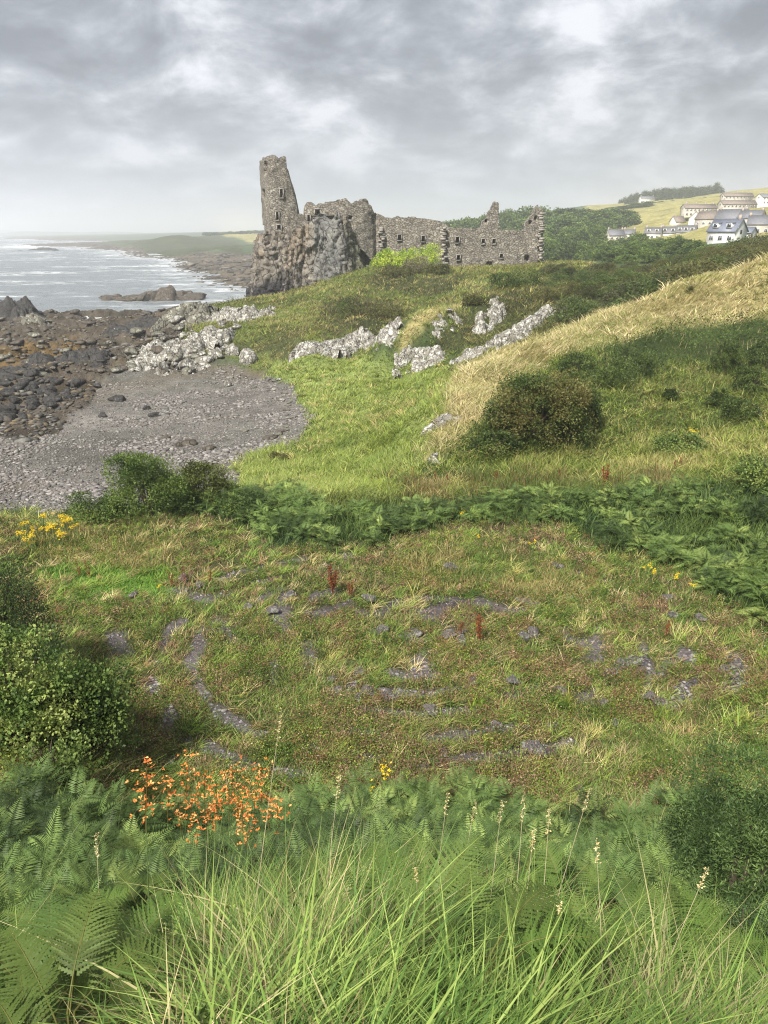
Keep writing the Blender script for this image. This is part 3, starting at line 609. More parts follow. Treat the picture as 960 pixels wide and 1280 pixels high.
# ------------------------------------------------------------------ rocks
def rock_thing(name, parts_, mat_, label, cat, group=None, loc=None):
    mb = MB()
    for V, f in parts_: mb.add(V, f, .4)
    VV_ = np.concatenate(mb.V); b = np.array(loc if loc is not None else (VV_[:, 0].mean(), VV_[:, 1].mean(), VV_[:, 2].min()))
    o = mesh_np(name, VV_ - b, np.concatenate(mb.F[3]), None, mat_); o.location = b; return tag(o, label, cat, group)
def slab(seed, line, wd, H, label, front=.55, ds=.13, m_=None, cs=1.0, d0=1.2):
    # one continuous weathered outcrop that breaks through the turf along a line
    wd = wd * 1.3; ps = [hit(px, r, d0) for px, r in line]; sg = np.concatenate([[0], np.cumsum([(b - a).length for a, b in zip(ps[:-1], ps[1:])])]); L_ = sg[-1]
    ns = max(6, int((L_ + wd) / ds)); nr_ = max(6, int(2 * wd / ds)); s_ = np.linspace(-wd * .5, L_ + wd * .5, ns); sc_ = np.clip(s_, 0, L_)
    X = np.interp(sc_, sg, [p.x for p in ps]); Y = np.interp(sc_, sg, [p.y for p in ps]); tx, ty = np.gradient(np.interp(s_, sg, [p.x for p in ps]) + (s_ - sc_)), np.gradient(Y + 0 * s_); ln = np.hypot(tx, ty) + 1e-9; tx, ty = tx / ln, ty / ln
    X = X + (s_ - sc_) * tx; Y = Y + (s_ - sc_) * ty; r = np.linspace(-wd, wd, nr_); XX = X[:, None] - ty[:, None] * r; YY = Y[:, None] + tx[:, None] * r; SS = s_[:, None] + 0 * XX; RR = r[None] + 0 * XX
    G = ground(XX, YY); pat = sst(-.42, -.12, fbm(XX / (wd * 1.1), YY / (wd * 1.1), 0, 90 + seed, 3)); en = pat * np.minimum(1, np.minimum(SS + wd * .5, L_ + wd * .5 - SS) / (wd * .8)); n0 = fbm(SS / 2.2 + seed * 7, RR / 2.2, 0, 88, 3)
    rw = np.abs(RR + n0 * wd * .5) / (wd * (.75 + .35 * n0)); side = np.where(RR < 0, sst(1.0, .86 - front * .3, rw), sst(1.0, .35, rw))
    c1, e1 = cell(XX / (cs * 1.1) + .3 * n0, YY / (cs * 1.1), seed); c2, e2 = cell(XX / (cs * .42), YY / (cs * .42) + n0, seed + 3)
    wd_ = wd; h = .50 * H * (np.clip(side * 1.25, 0, 1) * np.clip(en * 1.6, 0, 1) * (.62 + .5 * c1 + .55 * n0) + .16 * (c2 - .5) * side) - .25 * H * (e1 < .07) * side - .10 * H * (e2 < .12) * side - .22 * (1 - side * en) - .05
    Z = G + h; XX = XX + .10 * vn(XX * 3, YY * 3, Z * 3, seed); V = np.stack([XX, YY, Z], -1).reshape(-1, 3); i, j = np.meshgrid(np.arange(ns - 1), np.arange(nr_ - 1), indexing='ij'); i, j = i.ravel(), j.ravel()
    Fq = np.stack([i * nr_ + j, (i + 1) * nr_ + j, (i + 1) * nr_ + j + 1, i * nr_ + j + 1], -1); b = np.array([ps[0].x, ps[0].y, ps[0].z]); o = mesh_np('rock_outcrop', V - b, Fq, None, m_ or ROCKL); o.location = b
    return tag(o, label, 'rock outcrop')
rg = np.random.default_rng(21)
OC = [([(372, 444), (385, 442), (400, 441), (415, 440), (432, 437)], 1.4, 2.1, 'long low outcrop of white lichened rock below the castle meadow'),
      ([(432, 434), (450, 428), (470, 424), (492, 422)], 1.5, 2.0, 'lichen spotted rock ledge running right from the long low outcrop'),
      ([(498, 456), (508, 455), (520, 455), (535, 453), (550, 447)], 1.3, 1.7, 'white rock foot of the round green knoll at its left'),
      ([(572, 404), (580, 399), (592, 397), (600, 388), (610, 380)], 2.3, 2.0, 'broad pale rock slab bared high on the round green knoll'),
      ([(545, 395), (552, 405), (548, 416)], .9, .9, 'small bare rock patch on the left brow of the green knoll'),
      ([(560, 457), (580, 450), (600, 442), (620, 433), (640, 424), (655, 412), (668, 402), (686, 392)], 1.1, 1.7, 'long pale rock rib climbing behind the blond grass ridge'),
      ([(306, 398), (318, 396), (330, 391)], 3.0, 3.0, 'white faced crag on the meadow edge left of the castle slope'),
      ([(266, 402), (280, 398), (296, 396)], 2.0, 2.0, 'jagged grey outcrop along the top of the shore slope'),
      ([(530, 548), (540, 537), (552, 530), (562, 524)], .6, .8, 'white stones poking from the nose of the blond grass mound'),
      ([(566, 530), (574, 524)], .4, .5, 'small pair of white rocks beside the big bush on the mound'),
      ([(540, 575), (547, 577)], .4, .8, 'pale upright rock at the foot of the mound nose'),
      ([(175, 452), (200, 446), (225, 440), (250, 430), (275, 418)], 3.2, 2.0, 'pale rock spine between the beach and the castle slope'),
      ([(205, 462), (230, 460), (255, 456)], 1.8, 1.1, 'low front shelf of the pale spine above the shingle'),
      ([(215, 402), (235, 396), (256, 398)], 4.5, 3.4, 'grey knob of rock at the seaward end of the green slope')]
for k, (line, wd, H, lab) in enumerate(OC):
    slab(k + 1, line, wd, H, lab, ds=.15 if line[0][1] < 470 else .06, m_=ROCKL if k != 13 else ROCKG, cs=1.0 if line[0][1] < 470 else .45, d0=28)
# lichened boulders of the shore ridge
def boulder(px, row, s, m_, label, grp=None, flat=.7, wid=1.0, sub=3, name='boulder'):
    p = hit(px, row, 28); v, f = rock(rg, sub, (s * wid * rg.uniform(.9, 1.2), s * rg.uniform(.7, 1.1), s * flat * rg.uniform(.8, 1.2)), 15)
    v = rotz(v, rg.uniform(0, 6.3) if wid == 1 else rg.uniform(-.3, .3)); o = mesh_np(name, v, f, None, m_); o.location = (p.x, p.y, p.z + s * flat * .28); return tag(o, label, 'boulder', grp)
ridge = [(232, 390), (250, 386), (222, 398), (258, 398), (240, 404), (170, 446), (190, 440), (205, 446), (222, 440), (238, 434), (250, 440), (262, 430), (275, 424), (288, 416), (214, 430), (200, 428), (228, 424), (246, 420), (262, 414), (180, 456), (196, 460), (212, 458), (236, 452), (255, 450), (160, 448), (280, 436), (268, 444), (240, 462), (190, 450), (300, 410), (270, 406), (285, 402)]
for i, (x, y) in enumerate(ridge):
    for q in range(2):
        boulder(x + rg.uniform(-9, 9), y + rg.uniform(-5, 5), rg.uniform(.4, 1.3), ROCKL if (x > 195 and rg.random() < .75) else ROCKG, 'pale lichened boulder heaped in the rocky spine between beach and grass', 'lichened boulders of the shore ridge', wid=1.0)
for x, y, s, l in ((272, 447, 1.15, 'rounded white boulder at the grass edge, left of the pair'), (290, 442, 1.2, 'rounded white boulder at the grass edge, middle of three'), (308, 450, 1.15, 'grey rounded boulder at the grass edge, right of three'), (231, 462, 1.0, 'squat pale boulder where the spine meets the shingle'), (286, 483, .6, 'small white stone lying alone at the back of the beach')):
    boulder(x, y, s, ROCKL, l, flat=.85)
# beach boulders
for x, y, s, l in ((146, 501, .95, 'broad dark flat boulder lying alone mid shingle'), (129, 521, .5, 'small dark boulder below the broad flat one'), (191, 521, .62, 'blocky dark boulder alone on the grey shingle'), (183, 512, .42, 'small low stone behind the blocky dark boulder'),
                   (122, 484, .8, 'round dark boulder at the seaward edge of the shingle'), (40, 470, 1.3, 'upright dark pointed rock among the black boulders')):
    boulder(x, y, s, ROCKD, l, flat=.62, wid=1.25 if y == 501 else 1.0)
for _ in range(70):
    x = rg.uniform(-15, 105); y = rg.uniform(472, 528); 
    if y > 545 - x * .45: continue
    boulder(x, y, rg.uniform(.35, .95), ROCKD, 'dark grey boulder in the jumble at the left of the shingle', 'dark boulders left of the beach', sub=2)
for _ in range(75):
    x = rg.uniform(-10, 260); y = rg.uniform(388, 470)
    boulder(x, y, rg.uniform(.5, 1.5), ROCKB if rg.random() < .6 else ROCKG, 'brown wet rock on the weedy shore platform', 'brown rocks of the shore platform', flat=.45, sub=2)
slab(31, [(-40, 392), (-5, 391), (15, 392), (30, 396)], 4.8, 5.2, 'tall dark rock stack at the far left edge of the shore', .5, .3, ROCKD, 2.2, 60)
slab(32, [(30, 400), (42, 402), (54, 404)], 2.5, 2.2, 'lower blocky rock beside the dark stack at the left', .5, .2, ROCKG, 1.3, 60)
slab(33, [(45, 452), (80, 450), (110, 446), (128, 450)], 2.4, 1.8, 'long black rock ledge between the weed beds and the shingle', .9, .2, ROCKD, 1.4, 60)
slab(34, [(140, 414), (165, 410), (190, 406)], 3.0, 1.6, 'dark wet ledge beside the tidal pool', .9, .25, ROCKD, 1.6, 60)
slab(35, [(-30, 470), (0, 466), (30, 468)], 2.0, 1.3, 'black rock shelf at the left edge behind the boulder jumble', .9, .2, ROCKD, 1.2, 60)
for _ in range(34):
    t = rg.random(); x = np.interp(t, [0, .3, .6, 1], [335, 376, 390, 330]) - abs(rg.normal()) * 26; y = np.interp(t, [0, .3, .6, 1], [472, 492, 522, 562]) + rg.normal() * 4
    boulder(x, y, rg.uniform(.2, .5), [ROCKB, ROCKG, ROCKG, ROCKL][rg.integers(4)], 'low flat slab along the grassy rim of the beach', 'flat slabs at the beach rim', flat=.35, sub=2, name='flat_boulder')
for x, y, w_ in ((232, 556, 1.0), (262, 560, .8), (205, 548, .6), (338, 548, .9), (352, 540, .7)):
    boulder(x, y, w_, ROCKB, 'flat brown slab bedded in the near shingle', 'flat slabs in the near shingle', flat=.25, sub=2, name='flat_boulder')
# islet
def at_sea(px, row, z=SEA): return W(Q(px, row, z))
il = []
for k in range(44):
    t = rg.uniform(0, 1); px = 128 + 112 * t; h = 1.2 + 2.7 * math.exp(-((t - .72) / .22) ** 2) + (1.5 if t > .9 else 0) * 0; p = at_sea(px, 374 + rg.uniform(-1.3, 1.2)); s = rg.uniform(1.6, 3.0) * (.55 + .6 * t)
    v, f = rock(rg, 3, (s * 1.7, s * 1.3, h * rg.uniform(.7, 1.1)), 14); il.append((v + np.array([p.x, p.y, SEA - .4 + .6 * rg.random()]), f))
rock_thing('rocky_islet', il, ROCKB, 'low rocky islet with a dark humped back off the shore', 'islet')
il = []
for k in range(16):
    t = rg.uniform(0, 1); p = at_sea(28 + 52 * t, 313 + rg.uniform(-1, .6)); h = 1.6 + 2.6 * math.exp(-((t - .6) / .25) ** 2); v, f = rock(rg, 2, (8, 7, h), 12); il.append((v + np.array([p.x, p.y, SEA - 1]), f))
rock_thing('sea_skerry', il, ROCKD, 'far dark skerry with surf breaking round it', 'skerry')
for x, y, w_ in ((228, 300, 0),):
    pass
# shingle and rubble
def scatter_rocks(n_, d0, d1, zones_, s0, s1, cols, name, label, k=1, azlim=.5, flat=.5):
    v0, f0 = ICO[1]; az = R.uniform(-azlim, azlim, n_); D = np.exp(R.uniform(math.log(d0), math.log(d1), n_)); x, y = D * np.sin(az), D * np.cos(az); z = ground(x, y)
    zz = zone(x, y, z, D); ok = np.isin(zz, [ORDER.index(q) for q in zones_]) & (z > SEA - .1); x, y, z, D = x[ok], y[ok], z[ok], D[ok]; n2_ = len(x)
    s = s0 * (s1 / s0) ** (R.random(n2_) ** 1.8); sc3 = np.stack([s * R.uniform(.7, 1.5, n2_), s * R.uniform(.7, 1.3, n2_), s * R.uniform(.35, .8, n2_) * flat * 1.6], -1)
    V = (v0[None] * R.uniform(.65, 1.1, (n2_, len(v0), 1)) + R.normal(size=(n2_, len(v0), 3)) * .13) * sc3[:, None]
    a = R.uniform(0, 6.3, n2_); c_, s_ = np.cos(a)[:, None], np.sin(a)[:, None]; V = np.stack([V[..., 0] * c_ - V[..., 1] * s_, V[..., 0] * s_ + V[..., 1] * c_, V[..., 2]], -1)
    cq_ = np.clip(.5 + .9 * fbm(x / 5, y / 2.5, 0, 191, 3) + R.normal(size=n2_) * .3, 0, .999) * len(cols); cc_ = np.array(cols)[cq_.astype(int)] * R.uniform(.6, 1.35, (n2_, 1)); gs_ = .65 + .9 * sst(-.3, .4, fbm(x / 4, y / 2, 0, 193, 2)); V = V * gs_[:, None, None]; V += np.stack([x, y, z + s * .15], -1)[:, None]; Fs = f0[None] + (np.arange(n2_) * len(v0))[:, None, None]
    o = mesh_np(name, V.reshape(-1, 3), Fs.reshape(-1, 3), np.repeat(cc_, len(v0), 0), RUB); return tag(o, label, name.replace('_', ' '), kind='stuff')
scatter_rocks(120000, 33, 100, ('beach',), .03, .16, [(.17, .155, .145), (.13, .12, .11), (.19, .175, .165), (.11, .10, .09), (.23, .215, .2), (.16, .15, .14)], 'beach_shingle', 'grey shingle and cobbles covering the small beach', azlim=.5)
scatter_rocks(42000, 55, 165, ('rock', 'seaweed'), .07, .42, [(.085, .075, .062), (.05, .047, .044), (.11, .10, .08), (.12, .095, .06), (.14, .135, .12), (.07, .065, .06)], 'shore_rubble', 'brown rubble and weedy stones of the shore platform', azlim=.5)
scatter_rocks(9000, 180, 900, ('flats',), .5, 1.8, [(.09, .08, .065), (.06, .055, .05), (.12, .105, .085)], 'tidal_rubble', 'low tidal rocks on the far foreshore', azlim=.45, flat=.3)
scatter_rocks(30000, 11, 26, ('gravel',), .015, .05, [(.2, .18, .19), (.14, .125, .14), (.26, .24, .24), (.1, .09, .1)], 'path_gravel', 'purple grey gravel of the overgrown labyrinth path', azlim=.5)
# stones of the overgrown labyrinth
STN = [(668, 938, .30, 'white mottled stone lying in front of the labyrinth'), (486, 872, .26, 'cluster end stone, pale top, on the inner ring'), (462, 866, .2, None), (505, 868, .2, None), (447, 872, .16, None), (655, 795, .2, None), (666, 790, .17, None), (560, 795, .2, None), (575, 800, .2, None), (580, 790, .15, None),
      (640, 850, .22, 'grey lumpy stone in the middle of the weeds'), (762, 840, .2, None), (775, 832, .24, None), (790, 826, .2, None), (750, 878, .17, None), (724, 986, .13, None), (549, 998, .18, 'dark stone at the near edge of the labyrinth'), (340, 762, .2, None), (310, 757, .15, None), (385, 765, .14, None), (362, 742, .2, None), (462, 748, .2, None),
      (565, 710, .25, 'dark rounded stone in the straw grass beyond the rings'), (697, 706, .18, None), (710, 745, .14, None), (835, 746, .2, None), (840, 768, .16, None), (780, 740, .14, None), (877, 772, .18, None), (813, 872, .22, None), (825, 878, .2, None), (770, 905, .14, None), (905, 835, .15, None), (540, 888, .2, None), (420, 862, .15, None), (450, 838, .16, None), (415, 848, .14, None), (250, 730, .17, None), (230, 722, .18, None), (168, 742, .16, None), (620, 905, .14, None), (690, 905, .16, None), (530, 960, .17, None), (555, 940, .13, None), (660, 912, .14, None), (700, 862, .18, None), (590, 850, .14, None), (480, 785, .18, None), (520, 790, .16, None)]
for x, y, s, l in STN:
    p = hit(x, y + 4, 10.5); v, f = rock(rg, 3, (s * rg.uniform(.9, 1.4), s, s * rg.uniform(.55, .85)), 14); v = rotz(v, rg.uniform(0, 6)); o = mesh_np('field_stone', v, f, None, STONE); o.location = (p.x, p.y, p.z + s * .35)
    tag(o, l or 'pale weathered stone half hidden in the labyrinth weeds', 'stone', None if l else 'stones edging the labyrinth rings')
# ------------------------------------------------------------------ foliage builders
def foliage(rng, n_, lobes, leaf, pal, ar=1.9, up=.25, shell=.55, clump=1.2, jitter=.12):
    L_ = np.array(lobes, float); vol = (L_[:, 3] * L_[:, 4] + L_[:, 4] * L_[:, 5]) ; k = rng.choice(len(L_), n_, p=vol / vol.sum())
    d = rng.normal(size=(n_, 3)); d /= np.linalg.norm(d, axis=1)[:, None]; d[:, 2] = np.where(d[:, 2] < -.55, -d[:, 2], d[:, 2])
    r = shell + (1 - shell) * rng.random(n_) ** .6
    q = d * 3.1 + k[:, None] * 7.7; r = r * (1 + .26 * fbm(q[:, 0], q[:, 1], q[:, 2], 3, 3) * 1.6)
    c = L_[k, :3] + d * r[:, None] * L_[k, 3:6] + rng.normal(size=(n_, 3)) * jitter * leaf * 3
    # thin out by noise so gaps appear
    nz_ = fbm(c[:, 0] / clump * 1.6, c[:, 1] / clump * 1.6, c[:, 2] / clump * 1.6, 8, 2); keep = nz_ > -.28; c, d = c[keep], d[keep]; m = len(c)
    a = rng.normal(size=(m, 3)) + d * .7 + np.array([0, 0, up]); a /= np.linalg.norm(a, axis=1)[:, None]
    b = np.cross(a, rng.normal(size=(m, 3))); b /= np.linalg.norm(b, axis=1)[:, None] + 1e-9
    s = leaf * rng.uniform(.6, 1.35, m)[:, None]
    V = np.stack([c, c + a * s * .5 + b * s * .5 / ar, c + a * s, c + a * s * .5 - b * s * .5 / ar], 1)
    pal = np.array(pal); cn = fbm(c[:, 0] / clump, c[:, 1] / clump, c[:, 2] / clump, 12, 2); w_ = np.clip(.5 + cn * 1.6 + rng.normal(size=m) * .22, 0, .999)
    f = w_ * (len(pal) - 1); i = f.astype(int); f = (f - i)[:, None]; cc_ = (pal[i] * (1 - f) + pal[np.minimum(i + 1, len(pal) - 1)] * f) * rng.uniform(.75, 1.25, (m, 1))
    return V.reshape(-1, 3), np.arange(m * 4).reshape(m, 4), np.repeat(cc_, 4, 0)
def stems(rng, h, spread, n_, r0=.05, wob=.15, base=.1):
    mb = MB()
    for i in range(n_):
        a = rng.uniform(0, 6.3); e = np.array([math.cos(a), math.sin(a), 0]) * spread * rng.uniform(.3, 1); hh = h * rng.uniform(.7, 1)
        p = [np.array([math.cos(a), math.sin(a), 0]) * base * rng.random() + e * t ** 1.5 + np.array([0, 0, hh * t]) + rng.normal(size=3) * wob * .25 * t for t in np.linspace(0, 1, 6)]
        p[0][2] = -.15; V, Fq = tube(p, [r0 * (1 - .85 * t) for t in np.linspace(0, 1, 6)], 5); mb.add(V, Fq, .1)
    return mb
def plant(name, foli, stem, part_f='foliage', part_s='stem', mf=None):
    root = empty(name, (0, 0, 0)); V, Fq, c = foli; mesh_np(part_f, V, Fq, c, mf or LEAF, False, root); stem.build(part_s, BARK, root, col=False); return root
G_DK = [(.03, .05, .018), (.055, .085, .03), (.085, .125, .042)]
G_MD = [(.045, .075, .025), (.08, .13, .042), (.13, .19, .06)]
G_BR = [(.06, .065, .035), (.085, .09, .04), (.12, .13, .055)]
G_LT = [(.07, .11, .035), (.12, .18, .06), (.2, .26, .09)]
G_YL = [(.16, .26, .04), (.27, .4, .06), (.4, .48, .1)]
rv = np.random.default_rng(77)
def lobes(rng, n_, w, d, h, r0=.35, r1=.6, z0=.25):
    o_ = [(0, 0, h * .45, w * .4, d * .4, h * .42)]
    for i in range(n_):
        a = rng.uniform(0, 6.3); q = rng.uniform(.2, .62); r = rng.uniform(r0, r1); zc_ = h * rng.uniform(z0, .72)
        o_.append((math.cos(a) * q * w * .5, math.sin(a) * q * d * .5, zc_, r * w * .5, r * d * .5, min(r * h * .55, h - zc_)))
    for i in range(6):
        a = i * 1.047 + rng.uniform(-.3, .3); q = rng.uniform(.5, .7); o_.append((math.cos(a) * q * w * .5, math.sin(a) * q * d * .5, h * .2, w * .22, d * .22, h * rng.uniform(.22, .32)))
    return o_
# far broadleaf trees
protos_t = []
for k in range(4):
    rr = np.random.default_rng(100 + k); lb = [(x, y, z + 1.2, a, b, c) for x, y, z, a, b, c in lobes(rr, 10, 10, 10, 9, .28, .5)]
    t = plant('broadleaf_tree', foliage(rr, 5200, lb, .55, G_MD if k < 3 else G_DK, 1.4, clump=2.2), stems(rr, 7, 3, 5, .28), 'crown', 'trunk'); protos_t.append(t)
used = set()
def put(proto, loc, s, rz, label, cat, group=None):
    if proto.name not in used: used.add(proto.name); o_ = proto
    else: o_ = copy_tree(proto); used.add(o_.name)
    o_.location = loc; o_.scale = (s, s, s) if not hasattr(s, '__len__') else s; o_.rotation_euler = (0, 0, rz)
    for k in ('label', 'category', 'group'):
        if k in o_: del o_[k]
    return tag(o_, label, cat, group)
def tree_at(px, top, D, w, label, group, protos=protos_t, ph=11.2, pw=10.0, cat='tree', minh=3):
    az, t = ray(px, top); x, y = D * math.sin(az), D * math.cos(az); g_ = gz(x, y); ztop = EYE + D * t; h = max(minh, ztop - g_); h = min(h, w * 1.5)
    put(protos[rv.integers(len(protos))], (x, y, ztop - h - .3), (w / pw, w / pw, h / ph), rv.uniform(0, 6.3), label, cat, group)
wood_top = [(545, 271), (570, 267), (600, 262), (625, 256), (650, 254), (700, 252), (720, 252), (745, 256), (775, 254)]
wt = np.array(wood_top)
for px in np.arange(540, 792, 9.5):
    tree_at(px + rv.uniform(-3, 3), np.interp(px, wt[:, 0], wt[:, 1]) + rv.uniform(-1, 3), 430 + rv.uniform(-20, 20), rv.uniform(13, 23), 'rounded green tree along the skyline of the wood behind the castle', 'trees of the wood behind the castle')
for px in np.arange(655, 760, 9):
    tree_at(px + rv.uniform(-3, 3), 263 + abs(px - 705) * .12 + rv.uniform(-2, 3), 370 + rv.uniform(-15, 15), rv.uniform(14, 22), 'broad green tree halfway down the wooded slope', 'trees of the wood behind the castle')
for px in np.arange(665, 752, 8):
    tree_at(px + rv.uniform(-3, 3), 278 + rv.uniform(-3, 4), 320 + rv.uniform(-15, 15), rv.uniform(9, 13), 'broad green tree halfway down the wooded slope', 'trees of the wood behind the castle')
for px in np.arange(668, 725, 7):
    tree_at(px + rv.uniform(-3, 3), 292 + rv.uniform(-3, 5), 260 + rv.uniform(-15, 15), rv.uniform(7, 10), 'low dense tree at the foot of the wood', 'trees of the wood behind the castle')
VT = [(818, 293, 250, 5), (828, 292, 260, 5), (841, 291, 240, 5), (850, 288, 260, 4), (766, 292, 270, 6), (778, 290, 280, 6), (790, 297, 200, 5), (736, 296, 230, 7), (748, 290, 260, 8), (757, 299, 240, 6), (766, 300, 210, 6), (795, 287, 270, 8), (803, 284, 262, 8), (789, 293, 240, 7), (812, 296, 220, 6), (822, 300, 200, 7), (836, 297, 195, 7), (846, 293, 180, 7), (858, 292, 175, 8), (872, 294, 170, 7), (883, 300, 160, 6), (780, 303, 200, 7), (800, 301, 190, 7), (815, 305, 170, 6), (750, 308, 190, 5), (768, 309, 170, 5), (785, 311, 160, 5), (862, 270, 400, 8), (935, 262, 420, 9), (955, 260, 400, 8), (900, 300, 150, 5), (730, 308, 250, 4)]
for px, r, D, w in VT: tree_at(px, r, D, w, 'bushy green tree among the village gardens beyond the scrub', 'trees round the village')
for px in np.arange(742, 812, 6): tree_at(px, 262 - (px - 742) * .16 + rv.uniform(-2, 1), 640, rv.uniform(11, 15), 'hazy hedge tree at the top left of the hill field', 'hedge trees of the hill field')
for px in np.arange(818, 960, 8): tree_at(px, 252 - (px - 818) * .09 + rv.uniform(-1, .6), 700, rv.uniform(5, 8), 'low hedgerow bush crossing the upper hill field', 'hedgerow across the hill field', minh=2)
rr = np.random.default_rng(130); cfo = []
lb = [(0, 0, z, 2.6 * (1 - z / 15) + .3, 2.6 * (1 - z / 15) + .3, 1.4) for z in np.linspace(3, 13.5, 9)]
con = plant('conifer_tree', foliage(rr, 1700, lb, .9, G_DK, 2.2, up=0, clump=1.5), stems(rr, 13, .2, 1, .3), 'crown', 'trunk')
for px in np.arange(776, 905, 2.6):
    top = np.interp(px, [776, 800, 830, 860, 885, 905], [248, 240, 235, 233, 232, 233]) + rv.uniform(-1, 2.5) - (4 if abs(px - 897) < 3 else 0)
    tree_at(px, top, rv.uniform(800, 860), rv.uniform(8, 11), 'dark conifer in the plantation along the hill skyline', 'conifers of the skyline plantation', [con], 14.5, 6, minh=12)
for px in np.arange(916, 962, 4.5): tree_at(px, 239 + rv.uniform(-2, 2), 930, rv.uniform(9, 14), 'dark broad tree on the hill crest at the right', 'trees on the right hill crest', minh=6)
for px in np.arange(258, 332, 5): tree_at(px, 290 - (px - 258) * .03 + rv.uniform(-1.5, 0), 1080, rv.uniform(9, 14), 'hazy tree in the far belt left of the tower', 'far tree belt beyond the bay', minh=5)

# ------------------------------------------------------------------ houses
RENDER_W = m_plain('white_render', (.72, .71, .68), .85, .2, .06, .8); RENDER_G = m_plain('cream_render', (.5, .47, .42), .85, .2, .08, .8)
SLATE = m_plain('slate_roof', (.16, .16, .175), .6, .3, .2, 1.5); TILE = m_plain('brown_roof', (.21, .175, .15), .8, .2, .2, 1.5); SLATEB = m_plain('blue_slate_roof', (.15, .165, .21), .5, .4, .15, 1.5)
GLASS = m_plain('window_glass', (.04, .05, .06), .12, .6, .1, 1); BRICK = m_plain('chimney_render', (.35, .3, .26), .9, .1, .1, 2)
def house(name, base, w, d, hw_, hr, yaw, wallm, roofm, nwin, label, floors=1, chims=(-.45, .45), dorm=0, cat='house', group=None):
    r = empty(name, base, yaw, .82 if dorm == 2 and w > 8.2 else .74); mb = MB(); z0 = -4
    v = np.array([(-w / 2, -d / 2, z0), (w / 2, -d / 2, z0), (w / 2, d / 2, z0), (-w / 2, d / 2, z0), (-w / 2, -d / 2, hw_), (w / 2, -d / 2, hw_), (w / 2, d / 2, hw_), (-w / 2, d / 2, hw_), (-w / 2, 0, hw_ + hr), (w / 2, 0, hw_ + hr)], float)
    me = mesh_np('wall', v, [np.array([(0, 1, 5, 4), (2, 3, 7, 6)]), np.array([(1, 2, 6, 9, 5), (3, 0, 4, 8, 7)])], None, wallm, False, r)
    o_ = .35; t_ = .18; k = hr / (d / 2); mb = MB()
    for s in (-1, 1):
        a = np.array([(-w / 2 - o_, 0, hw_ + hr + .02), (w / 2 + o_, 0, hw_ + hr + .02), (w / 2 + o_, s * (d / 2 + o_), hw_ - o_ * k + .02), (-w / 2 - o_, s * (d / 2 + o_), hw_ - o_ * k + .02)]); b = a + np.array([0, 0, t_]); q = np.concatenate([a, b])
        mb.add(q, np.array([(0, 1, 2, 3), (4, 7, 6, 5), (0, 4, 5, 1), (1, 5, 6, 2), (2, 6, 7, 3), (3, 7, 4, 0)]))
    roof = mb.build('roof', roofm, r, col=False)
    for c in chims:
        mb = MB(); mb.box((c * w, 0, hw_ + hr + .3), (.8, .6, 1.6)); mb.box((c * w - .18, 0, hw_ + hr + 1.25), (.22, .22, .35)); mb.box((c * w + .18, 0, hw_ + hr + 1.25), (.22, .22, .35)); mb.build('chimney', BRICK, roof, col=False)
    for f in range(floors):
        for i in range(nwin):
            x = -w / 2 + w * (i + .5) / nwin; z = 1.5 + f * 2.6
            wm = MB(); wm.box((x, -d / 2 - .03, z), (1.1, .06, 1.2)); wo = wm.build('window', GLASS, r, col=False)
            fm = MB(); 
            for q in ((x, z + .66, 1.3, .12), (x, z - .66, 1.4, .12)): fm.box((q[0], -d / 2 - .05, q[1]), (q[2], .1, q[3]))
            for sx_ in (-.6, 0, .6): fm.box((x + sx_, -d / 2 - .055, z), (.09, .1, 1.2))
            fm.build('frame', RENDER_W, wo, col=False)
    for s in (-1, 1):
        if d > 6:
            wm = MB(); wm.box((s * (w / 2 + .03), 0, hw_ - .2), (.06, 1.0, 1.1)); wm.build('window', GLASS, r, col=False)
    for i in range(dorm):
        x = -w / 2 + w * (i + .5) / dorm; dm = MB(); dm.box((x, -d / 4 - .3, hw_ + hr * .45), (1.7, d * .34, 1.5)); do = dm.build('dormer', wallm, r, col=False)
        g_ = MB(); g_.box((x, -d / 4 - .3 - d * .17 - .03, hw_ + hr * .45 + .1), (1.1, .06, .9)); g_.build('window', GLASS, do, col=False)
        g_ = MB(); g_.box((x, -d / 4 - .35, hw_ + hr * .45 + .84), (2.0, d * .36, .16)); g_.build('dormer_roof', roofm, do, col=False)
    return tag(r, label, cat, group)
def hb(px, row, D): p = W(P(px, row, D)); return (p.x, p.y, p.z)
rd = math.radians
house('house', hb(907, 304, 215), 8.5, 7.0, 3.4, 3.2, rd(-52), RENDER_W, SLATEB, 3, 'nearest white house with blue slate roof and dormers at the village edge', chims=(.4,), dorm=2)
house('house', hb(934, 300, 222), 4.0, 4.0, 2.4, 1.6, rd(-52), RENDER_W, SLATEB, 1, 'small blue roofed annexe right of the nearest white house', chims=())
house('terrace_house', hb(872, 271, 420), 21, 7, 5.2, 2.3, rd(6), RENDER_G, TILE, 8, 'long cream terrace with brown roof, lower left of the terraces', 2, (-.4, -.1, .2, .45), group=None)
house('terrace_house', hb(920, 266, 440), 24, 7, 5.2, 2.4, rd(8), RENDER_G, TILE, 9, 'long cream terrace with a pale gable end at the right', 2, (-.4, -.1, .2, .45))
house('terrace_house', hb(920, 254, 520), 24, 7, 5, 2.4, rd(8), RENDER_G, TILE, 8, 'upper cream terrace standing highest on the hill', 2, (-.4, 0, .4))
house('terrace_house', hb(962, 256, 500), 22, 8, 5, 2.4, rd(20), RENDER_W, SLATE, 7, 'upper white terrace cut by the right edge of the view', 2, (-.4, 0, .4))
house('house', hb(884, 283, 330), 10, 8, 3.6, 3.4, rd(-50), RENDER_G, TILE, 3, 'gabled cream house under the lower left terrace')
